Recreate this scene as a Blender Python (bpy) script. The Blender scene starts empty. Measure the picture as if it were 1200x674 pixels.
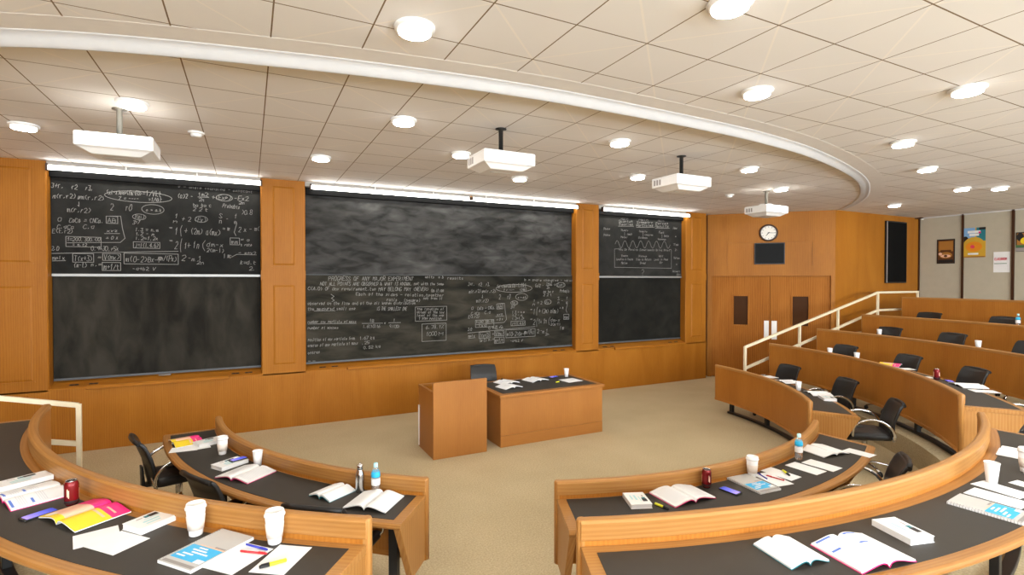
import bpy, bmesh, math, random
from mathutils import Vector, Matrix
random.seed(7)
PI = math.pi
scene = bpy.context.scene
COL = scene.collection
R = math.radians

# ------------------------------------------------------------------ materials
def newmat(name):
    m = bpy.data.materials.new(name); m.use_nodes = True
    nt = m.node_tree; b = nt.nodes['Principled BSDF']
    return m, nt, b

def plain(name, col, rough=.5, metal=0., spec=.5, emit=None, estr=0., trans=0., ior=1.45, bump=0., bscale=200, coat=0.):
    m, nt, b = newmat(name)
    b.inputs['Base Color'].default_value = (*col, 1)
    b.inputs['Roughness'].default_value = rough
    b.inputs['Metallic'].default_value = metal
    b.inputs['Specular IOR Level'].default_value = spec
    b.inputs['Transmission Weight'].default_value = trans
    b.inputs['IOR'].default_value = ior
    b.inputs['Coat Weight'].default_value = coat
    if emit:
        b.inputs['Emission Color'].default_value = (*emit, 1)
        b.inputs['Emission Strength'].default_value = estr
    # a light procedural tone variation keeps every surface from being flat
    if not emit and trans == 0:
        tc = nt.nodes.new('ShaderNodeTexCoord'); n = nt.nodes.new('ShaderNodeTexNoise')
        n.inputs['Scale'].default_value = 9; n.inputs['Detail'].default_value = 4
        nt.links.new(tc.outputs['Object'], n.inputs['Vector'])
        mx = nt.nodes.new('ShaderNodeMix'); mx.data_type = 'RGBA'
        mx.inputs['A'].default_value = (*[c*.94 for c in col], 1); mx.inputs['B'].default_value = (*[min(1, c*1.05) for c in col], 1)
        nt.links.new(n.outputs['Fac'], mx.inputs['Factor']); nt.links.new(mx.outputs['Result'], b.inputs['Base Color'])
        if bump:
            n2 = nt.nodes.new('ShaderNodeTexNoise'); n2.inputs['Scale'].default_value = bscale
            nt.links.new(tc.outputs['Object'], n2.inputs['Vector'])
            bp = nt.nodes.new('ShaderNodeBump'); bp.inputs['Strength'].default_value = bump; bp.inputs['Distance'].default_value = .004
            nt.links.new(n2.outputs['Fac'], bp.inputs['Height']); nt.links.new(bp.outputs['Normal'], b.inputs['Normal'])
    return m

def wood(name, dark, mid, light, rough=.36, fig=1.0, spec=.3):
    """oak veneer; grain runs along the U of the UV map (metres)"""
    m, nt, b = newmat(name)
    N, K = nt.nodes, nt.links
    uv = N.new('ShaderNodeUVMap'); uv.uv_map = 'UVMap'
    oi = N.new('ShaderNodeObjectInfo')
    sc = N.new('ShaderNodeVectorMath'); sc.operation = 'SCALE'; sc.inputs[0].default_value = (13, 7, 5)
    K.new(oi.outputs['Random'], sc.inputs['Scale'])
    ad = N.new('ShaderNodeVectorMath'); K.new(uv.outputs['UV'], ad.inputs[0]); K.new(sc.outputs[0], ad.inputs[1])
    def noise(sx, sy, det, dist=0.):
        mp = N.new('ShaderNodeMapping'); mp.inputs['Scale'].default_value = (sx, sy, 1)
        K.new(ad.outputs[0], mp.inputs['Vector'])
        n = N.new('ShaderNodeTexNoise'); n.inputs['Scale'].default_value = 1; n.inputs['Detail'].default_value = det
        n.inputs['Distortion'].default_value = dist
        K.new(mp.outputs[0], n.inputs['Vector']); return n
    big = noise(.45, 2.6, 3, .8); fine = noise(3.0, 95, 4, 1.2); pore = noise(7, 150, 2)
    # cathedral figure
    mpw = N.new('ShaderNodeMapping'); mpw.inputs['Scale'].default_value = (.35, 6, 1); K.new(ad.outputs[0], mpw.inputs['Vector'])
    wv = N.new('ShaderNodeTexWave'); wv.wave_type = 'BANDS'; wv.bands_direction = 'Y'; wv.inputs['Scale'].default_value = 2.2
    wv.inputs['Distortion'].default_value = 9; wv.inputs['Detail'].default_value = 2; wv.inputs['Detail Scale'].default_value = .6
    K.new(mpw.outputs[0], wv.inputs['Vector'])
    def mth(op, a, bb):
        x = N.new('ShaderNodeMath'); x.operation = op
        for i, q in enumerate((a, bb)):
            if isinstance(q, (int, float)): x.inputs[i].default_value = q
            else: K.new(q, x.inputs[i])
        return x.outputs[0]
    f = mth('ADD', mth('MULTIPLY', big.outputs['Fac'], .52), mth('MULTIPLY', fine.outputs['Fac'], .10))
    f = mth('ADD', f, mth('MULTIPLY', wv.outputs['Fac'], .13*fig))
    f = mth('ADD', f, mth('MULTIPLY', pore.outputs['Fac'], .26))
    cr = N.new('ShaderNodeValToRGB'); e = cr.color_ramp.elements
    e[0].position = .34; e[0].color = (*dark, 1); e[1].position = .72; e[1].color = (*light, 1)
    k = e.new(.52); k.color = (*mid, 1)
    K.new(f, cr.inputs['Fac']); K.new(cr.outputs['Color'], b.inputs['Base Color'])
    b.inputs['Roughness'].default_value = rough; b.inputs['Specular IOR Level'].default_value = spec
    bp = N.new('ShaderNodeBump'); bp.inputs['Strength'].default_value = .06; bp.inputs['Distance'].default_value = .002
    K.new(pore.outputs['Fac'], bp.inputs['Height']); K.new(bp.outputs['Normal'], b.inputs['Normal'])
    return m

M = {}
M['wall_wood'] = wood('wall_oak', (0.2697, 0.0940, 0.0091), (0.3350, 0.1235, 0.0135), (0.3828, 0.1522, 0.0191), .40, 1., .12)
M['door_wood'] = wood('door_oak', (0.2280, 0.0741, 0.0095), (0.3040, 0.1064, 0.0157), (0.3800, 0.1425, 0.0247), .5, 1.8, .06)
M['desk_wood'] = wood('desk_oak', (0.3150, 0.1350, 0.0315), (0.3825, 0.1755, 0.0450), (0.4410, 0.2205, 0.0657), .38, 1.3)
M['panel_wood'] = wood('modesty_oak', (.34, .120, .016), (.41, .155, .023), (.48, .20, .035), .38, .8)
M['teach_wood'] = wood('teacher_oak', (0.3024, 0.1159, 0.0227), (0.3444, 0.1369, 0.0277), (0.3780, 0.1579, 0.0344), .42, .5)
M['trim_dark'] = wood('dark_strip', (.035, .012, .004), (.05, .018, .006), (.075, .028, .009), .4)
M['blacktop'] = plain('charcoal_laminate', (.040, .034, .027), .55, spec=.3, bump=.05, bscale=500)
M['leather'] = plain('black_leather', (.012, .0115, .011), .40, spec=.5, bump=.10, bscale=160)
M['plastic'] = plain('black_plastic', (.012, .012, .012), .4)
M['steel_black'] = plain('black_steel', (.014, .0135, .013), .42)
M['chrome'] = plain('chrome', (.72, .72, .72), .14, 1.)
M['steel'] = plain('brushed_steel', (.55, .54, .53), .25, 1.)
M['alu'] = plain('aluminium', (.30, .30, .29), .45, .7)
M['alu_dark'] = plain('dull_aluminium', (.10, .105, .11), .55, .4)
M['cream'] = plain('cream_enamel', (.76, .67, .47), .38)
M['white_plastic'] = plain('white_plastic', (.80, .79, .76), .42)
M['white_enamel'] = plain('white_enamel', (.82, .82, .80), .3)
M['paper'] = plain('white_paper', (.82, .82, .81), .6)
M['cup'] = plain('cup_white', (.82, .81, .79), .45)
M['sleeve'] = plain('cup_sleeve', (.78, .69, .60), .7)
M['plaster'] = plain('white_plaster', (.60, .60, .595), .7, spec=.2)
M['valance'] = plain('valance_paint', (.40, .375, .34), .8, spec=.15)
M['margin'] = plain('ceiling_paint', (.79, .77, .742), .85, spec=.15)
M['lens_side'] = plain('lens_side', (.85, .84, .80), .5, emit=(1, .955, .89), estr=.5)
M['fabric_grey'] = plain('grey_fabric', (.47, .425, .325), .9, spec=.2, bump=.1, bscale=300)
M['beige_wall'] = plain('beige_wall', (.74, .70, .62), .8)
M['screen'] = plain('dark_glass', (.006, .006, .006), .5, spec=.12)
M['screen2'] = plain('black_fabric', (.004, .004, .004), .8, spec=.1)
M['pane'] = plain('dark_window_glass', (.055, .020, .005), .3, spec=.04)
M['glow'] = plain('lamp_lens', (1, 1, 1), .5, emit=(1, .965, .915), estr=27)
M['tube'] = plain('fluorescent_tube', (1, 1, 1), .5, emit=(1, .975, .93), estr=6)
M['clock_face'] = plain('clock_face', (.75, .72, .65), .5)
M['dark_brown'] = plain('clock_rim', (.05, .022, .010), .4)
M['red'] = plain('red', (.55, .02, .025), .35)
M['red_can'] = plain('red_can', (.19, .008, .010), .25, .3)
M['blue'] = plain('blue', (.04, .05, .42), .4)
M['cyan'] = plain('cyan_print', (.03, .42, .75), .45)
M['cyan_cap'] = plain('cyan_cap', (.02, .42, .72), .4)
M['yellow'] = plain('highlighter_yellow', (.72, .72, .02), .35)
M['yellow_print'] = plain('yellow_print', (.86, .62, .01), .45)
M['peach'] = plain('peach_print', (.86, .52, .36), .5)
M['magenta'] = plain('magenta_print', (.82, .02, .20), .45)
M['grey_print'] = plain('grey_cover', (.52, .505, .48), .5)
M['dkgrey_print'] = plain('dark_grey_print', (.30, .27, .25), .5)
M['teal'] = plain('teal_print', (.02, .20, .24), .5)
M['palecyan'] = plain('pale_cyan_print', (.42, .72, .74), .5)
M['black_print'] = plain('black_print', (.012, .012, .012), .5)
M['blue_print'] = plain('blue_print', (.10, .20, .62), .5)
M['greyline'] = plain('grey_text_print', (.68, .68, .70), .6)
M['chalk'] = plain('chalk', (.27, .265, .25), .95, spec=.05)
M['grey_metal'] = plain('grey_pole', (.22, .21, .18), .35, .4)
M['orange_print'] = plain('orange_print', (.75, .25, .01), .5)
M['amber_print'] = plain('amber_print', (.62, .36, .03), .5)
M['sky_print'] = plain('light_blue_print', (.22, .42, .68), .5)
M['brown_print'] = plain('brown_print', (.11, .035, .008), .5)
M['gold_print'] = plain('gold_print', (.40, .17, .03), .5)
M['green_print'] = plain('green_print', (.06, .16, .06), .5)
M['pinkred_print'] = plain('red_print', (.70, .05, .09), .5)

def water_mat():
    m, nt, b = newmat('clear_bottle')
    b.inputs['Base Color'].default_value = (.93, .95, .96, 1); b.inputs['Roughness'].default_value = .04
    b.inputs['Transmission Weight'].default_value = .9; b.inputs['IOR'].default_value = 1.2
    return m
M['clear'] = water_mat()

def phone_mat():
    m, nt, b = newmat('phone_screen'); N, K = nt.nodes, nt.links
    uv = N.new('ShaderNodeUVMap'); uv.uv_map = 'UVMap'; sp = N.new('ShaderNodeSeparateXYZ'); K.new(uv.outputs[0], sp.inputs[0])
    mr = N.new('ShaderNodeMapRange'); mr.inputs['From Min'].default_value = -.07; mr.inputs['From Max'].default_value = .07
    K.new(sp.outputs['X'], mr.inputs['Value'])
    cr = N.new('ShaderNodeValToRGB'); e = cr.color_ramp.elements
    e[0].color = (.30, .22, .62, 1); e[1].color = (.02, .04, .30, 1); k = e.new(.55); k.color = (.09, .11, .55, 1)
    K.new(mr.outputs[0], cr.inputs['Fac']); K.new(cr.outputs['Color'], b.inputs['Base Color'])
    b.inputs['Roughness'].default_value = .12
    K.new(cr.outputs['Color'], b.inputs['Emission Color']); b.inputs['Emission Strength'].default_value = .35
    return m
M['phone'] = phone_mat()

def board_mat(name, base, dust, lo, hi, seed, stretch=(1, 1, 1), rot=.45):
    m, nt, b = newmat(name); N, K = nt.nodes, nt.links
    tc = N.new('ShaderNodeTexCoord')
    def noise(s, det, dist, off):
        mp = N.new('ShaderNodeMapping'); mp.inputs['Scale'].default_value = stretch; mp.inputs['Location'].default_value = (off, off*2, off*3)
        mp.inputs['Rotation'].default_value = (0, rot, 0)
        K.new(tc.outputs['Object'], mp.inputs['Vector'])
        n = N.new('ShaderNodeTexNoise'); n.inputs['Scale'].default_value = s; n.inputs['Detail'].default_value = det; n.inputs['Distortion'].default_value = dist
        K.new(mp.outputs[0], n.inputs['Vector']); return n.outputs['Fac']
    a = noise(.9, 4, .3, seed); c = noise(4.0, 8, .5, seed+3)
    mu = N.new('ShaderNodeMath'); mu.operation = 'MULTIPLY'; K.new(a, mu.inputs[0]); K.new(c, mu.inputs[1])
    mr = N.new('ShaderNodeMapRange'); mr.inputs['From Min'].default_value = lo; mr.inputs['From Max'].default_value = hi
    K.new(mu.outputs[0], mr.inputs['Value'])
    mx = N.new('ShaderNodeMix'); mx.data_type = 'RGBA'; mx.inputs['A'].default_value = (*base, 1); mx.inputs['B'].default_value = (*dust, 1)
    K.new(mr.outputs[0], mx.inputs['Factor']); K.new(mx.outputs['Result'], b.inputs['Base Color'])
    b.inputs['Roughness'].default_value = .75; b.inputs['Specular IOR Level'].default_value = .10
    return m
M['slateA'] = board_mat('slate_written', (.010, .010, .009), (.030, .029, .026), .12, .42, 1)
M['slateB'] = board_mat('slate_wiped', (.012, .011, .0085), (.040, .036, .028), .16, .40, 5, (1.3, 1, .5), -.15)
M['slateC'] = board_mat('slate_dusty', (.014, .0135, .012), (.095, .093, .088), .14, .48, 9, (.8, 1, 2.2), .75)
M['slateD'] = board_mat('slate_main_written', (.011, .0105, .008), (.058, .052, .038), .17, .42, 14, (.5, 1, 1.6), .1)
M['slateE'] = board_mat('slate_clean', (.009, .009, .0075), (.022, .021, .017), .15, .45, 20)

def carpet_mat():
    m, nt, b = newmat('beige_carpet'); N, K = nt.nodes, nt.links
    tc = N.new('ShaderNodeTexCoord')
    def noise(s, d):
        n = N.new('ShaderNodeTexNoise'); n.inputs['Scale'].default_value = s; n.inputs['Detail'].default_value = d
        K.new(tc.outputs['Object'], n.inputs['Vector']); return n
    n1 = noise(70, 3); n2 = noise(1.3, 3)
    ad = N.new('ShaderNodeMath'); ad.operation = 'MULTIPLY_ADD'; ad.inputs[1].default_value = .75
    K.new(n1.outputs['Fac'], ad.inputs[0])
    m2 = N.new('ShaderNodeMath'); m2.operation = 'MULTIPLY'; m2.inputs[1].default_value = .25; K.new(n2.outputs['Fac'], m2.inputs[0])
    K.new(m2.outputs[0], ad.inputs[2])
    cr = N.new('ShaderNodeValToRGB'); e = cr.color_ramp.elements
    e[0].position = .3; e[0].color = (.38, .30, .172, 1); e[1].position = .7; e[1].color = (.58, .475, .295, 1)
    K.new(ad.outputs[0], cr.inputs['Fac']); K.new(cr.outputs['Color'], b.inputs['Base Color'])
    b.inputs['Roughness'].default_value = .95; b.inputs['Specular IOR Level'].default_value = .1
    bp = N.new('ShaderNodeBump'); bp.inputs['Strength'].default_value = .35; bp.inputs['Distance'].default_value = .006
    K.new(n1.outputs['Fac'], bp.inputs['Height']); K.new(bp.outputs['Normal'], b.inputs['Normal'])
    return m
M['carpet'] = carpet_mat()

def ceiling_mat():
    """acoustic tiles 0.5275 m: dark open joints and thin diagonal creases through every other corner"""
    m, nt, b = newmat('ceiling_tiles'); N, K = nt.nodes, nt.links
    tc = N.new('ShaderNodeTexCoord'); sp = N.new('ShaderNodeSeparateXYZ'); K.new(tc.outputs['Object'], sp.inputs[0])
    def mth(op, a, bb=None):
        x = N.new('ShaderNodeMath'); x.operation = op
        for i, q in enumerate((a, bb)):
            if q is None: continue
            if isinstance(q, (int, float)): x.inputs[i].default_value = q
            else: K.new(q, x.inputs[i])
        return x.outputs[0]
    T = .5275
    gx = mth('DIVIDE', mth('SUBTRACT', sp.outputs['X'], .125), T); gy = mth('DIVIDE', mth('SUBTRACT', sp.outputs['Y'], 3.07), T)
    def line(g, w, per=1.0):      # 1 on the lines where g is a multiple of per
        q = mth('DIVIDE', g, per); f = mth('ABSOLUTE', mth('SUBTRACT', q, mth('ROUND', q)))
        return mth('LESS_THAN', mth('MULTIPLY', f, per), w)
    joint = mth('MAXIMUM', line(gx, .0085), line(gy, .0085))
    d1 = mth('SUBTRACT', mth('ADD', gx, gy), 1.0); d2 = mth('SUBTRACT', mth('SUBTRACT', gx, gy), 1.0)
    crease = mth('MAXIMUM', line(d1, .018, 2.0), line(d2, .018, 2.0))
    n = N.new('ShaderNodeTexNoise'); n.inputs['Scale'].default_value = 1.5; K.new(tc.outputs['Object'], n.inputs['Vector'])
    mx0 = N.new('ShaderNodeMix'); mx0.data_type = 'RGBA'; mx0.inputs['A'].default_value = (.77, .75, .72, 1); mx0.inputs['B'].default_value = (.81, .79, .765, 1)
    K.new(n.outputs['Fac'], mx0.inputs['Factor'])
    mx1 = N.new('ShaderNodeMix'); mx1.data_type = 'RGBA'; mx1.inputs['B'].default_value = (.86, .82, .76, 1)
    K.new(mth('MULTIPLY', crease, .85), mx1.inputs['Factor']); K.new(mx0.outputs['Result'], mx1.inputs['A'])
    mx2 = N.new('ShaderNodeMix'); mx2.data_type = 'RGBA'; mx2.inputs['B'].default_value = (.20, .14, .08, 1)
    K.new(joint, mx2.inputs['Factor']); K.new(mx1.outputs['Result'], mx2.inputs['A'])
    K.new(mx2.outputs['Result'], b.inputs['Base Color']); b.inputs['Roughness'].default_value = .85; b.inputs['Specular IOR Level'].default_value = .15
    return m
M['ceiling'] = ceiling_mat()

# ------------------------------------------------------------------ mesh builder
class MB:
    def __init__(s): s.v = []; s.f = []; s.uv = []; s.m = []; s.sm = []
    def face(s, idx, uv=None, m=0, sm=False): s.f.append(tuple(idx)); s.uv.append(uv); s.m.append(m); s.sm.append(sm)
    def add(s, verts): k = len(s.v); s.v.extend([tuple(p) for p in verts]); return k
    def prism(s, poly, z0, z1, m=0, tf=None, sm=False):
        """poly: list of (x, y), extruded along z, tf maps (x,y,z)->point"""
        n = len(poly); tf = tf or (lambda x, y, z: (x, y, z))
        k = s.add([tf(x, y, z0) for x, y in poly]); s.add([tf(x, y, z1) for x, y in poly])
        s.face([k+i for i in range(n)][::-1], None, m); s.face([k+n+i for i in range(n)], None, m)
        for i in range(n):
            j = (i+1) % n; s.face([k+i, k+j, k+n+j, k+n+i], None, m, sm)
        return s
    def box(s, x0, x1, y0, y1, z0, z1, m=0, tf=None):
        return s.prism([(x0, y0), (x1, y0), (x1, y1), (x0, y1)], z0, z1, m, tf)
    def loft(s, rings, m=0, sm=True, cap=True, closed=True, uvs=None):
        n = len(rings[0]); ks = [s.add(r) for r in rings]
        for a in range(len(rings)-1):
            for i in range(n if closed else n-1):
                j = (i+1) % n
                uv = None
                if uvs: uv = [uvs(a, i), uvs(a, i+1), uvs(a+1, i+1), uvs(a+1, i)]
                s.face([ks[a]+i, ks[a]+j, ks[a+1]+j, ks[a+1]+i], uv, m, sm)
        if cap:
            s.face([ks[0]+i for i in range(n)][::-1], None, m); s.face([ks[-1]+i for i in range(n)], None, m)
        return s
    def lathe(s, prof, n=24, m=0, c=(0, 0, 0), sm=True):
        rings = [[(c[0]+r*math.cos(2*PI*i/n), c[1]+r*math.sin(2*PI*i/n), c[2]+z) for i in range(n)] for r, z in prof]
        return s.loft(rings, m, sm)
    def tube(s, pts, r, n=10, m=0, flat=None):
        pts = [Vector(p) for p in pts]; rings = []; up = Vector((0, 0, 1)); nrm = None
        for i, p in enumerate(pts):
            t = (pts[min(i+1, len(pts)-1)]-pts[max(i-1, 0)]).normalized()
            if nrm is None:
                nrm = t.cross(up)
                if nrm.length < .1: nrm = Vector((1, 0, 0))
            nrm = (nrm-t*nrm.dot(t)).normalized(); bn = t.cross(nrm)
            a, b = (r, r) if flat is None else flat
            if n == 4: rings.append([p+nrm*a*x+bn*b*y for x, y in ((1, 1), (-1, 1), (-1, -1), (1, -1))])
            else: rings.append([p+nrm*a*math.cos(2*PI*k/n)+bn*b*math.sin(2*PI*k/n) for k in range(n)])
        return s.loft(rings, m, n > 4)
    def build(s, name, mats, parent=None, loc=None, rz=0, grain='z', bevel=0, bseg=2, recalc=True, keep_uv=True):
        me = bpy.data.meshes.new(name); me.from_pydata(s.v, [], s.f)
        if not isinstance(mats, (list, tuple)): mats = [mats]
        for k in mats: me.materials.append(M[k])
        uvl = me.uv_layers.new(name='UVMap')
        g = 'xyz'.index(grain)
        for p, uv, mi, sm in zip(me.polygons, s.uv, s.m, s.sm):
            p.material_index = mi; p.use_smooth = sm
            if uv:
                for li, q in zip(p.loop_indices, uv): uvl.data[li].uv = q
            else:
                ax = max(range(3), key=lambda i: abs(p.normal[i])); o = [i for i in range(3) if i != ax]
                if g in o: o = [g]+[i for i in o if i != g]
                for li in p.loop_indices:
                    co = me.vertices[me.loops[li].vertex_index].co; uvl.data[li].uv = (co[o[0]], co[o[1]])
        if recalc:
            bm = bmesh.new(); bm.from_mesh(me); bmesh.ops.recalc_face_normals(bm, faces=bm.faces); bm.to_mesh(me); bm.free()
        me.update()
        o = bpy.data.objects.new(name, me); COL.objects.link(o)
        if parent: o.parent = parent
        if loc: o.location = loc
        o.rotation_euler[2] = rz
        if bevel:
            b = o.modifiers.new('bevel', 'BEVEL'); b.width = bevel; b.segments = bseg; b.limit_method = 'ANGLE'; b.angle_limit = R(50)
            b.harden_normals = False
        return o

def tag(o, label=None, cat=None, group=None, kind=None):
    if label: o['label'] = label
    if cat: o['category'] = cat
    if group: o['group'] = group
    if kind: o['kind'] = kind
    return o
def thing(name, label, cat, loc=(0, 0, 0), rz=0, group=None):
    o = bpy.data.objects.new(name, None); COL.objects.link(o); o.location = loc; o.rotation_euler[2] = rz
    o.empty_display_size = .1
    return tag(o, label, cat, group)
def structure(o, label=None):
    o['kind'] = 'structure'
    if label: o['label'] = label
    return o
def dup(root, loc=None, rz=None, label=None, group=None):
    def cp(o, par):
        c = o.copy(); COL.objects.link(c)
        if par: c.parent = par
        for ch in o.children: cp(ch, c)
        return c
    r = cp(root, None)
    if loc is not None: r.location = loc
    if rz is not None: r.rotation_euler[2] = rz
    if label: r['label'] = label
    if group: r['group'] = group
    return r

CX, CY = 3.3, 6.4
def rr(k, th):
    c = math.cos(th)
    g = math.exp(-((math.degrees(th)-286)/26)**2)
    return {1: 3.58, 2: 4.725+.20*c*c+.045*g, 3: 6.26, 4: 7.67, 5: 9.14}[k]
TIER = {1: 0., 2: .28, 3: .516, 4: .745, 5: 1.07}
SK = None      # ends of a desk that are cut askew: (a0, a1, degrees per metre at a0, at a1)
def pol(k, th, dr, z):
    if SK:
        a = math.degrees(th); t = min(1, max(0, (a-SK[0])/(SK[1]-SK[0])))
        th = R(a+dr*(SK[2]*max(0, 1-t*2)+SK[3]*max(0, t*2-1)))
    r = rr(k, th)+dr; return (CX+r*math.cos(th), CY+r*math.sin(th), z)

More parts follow.
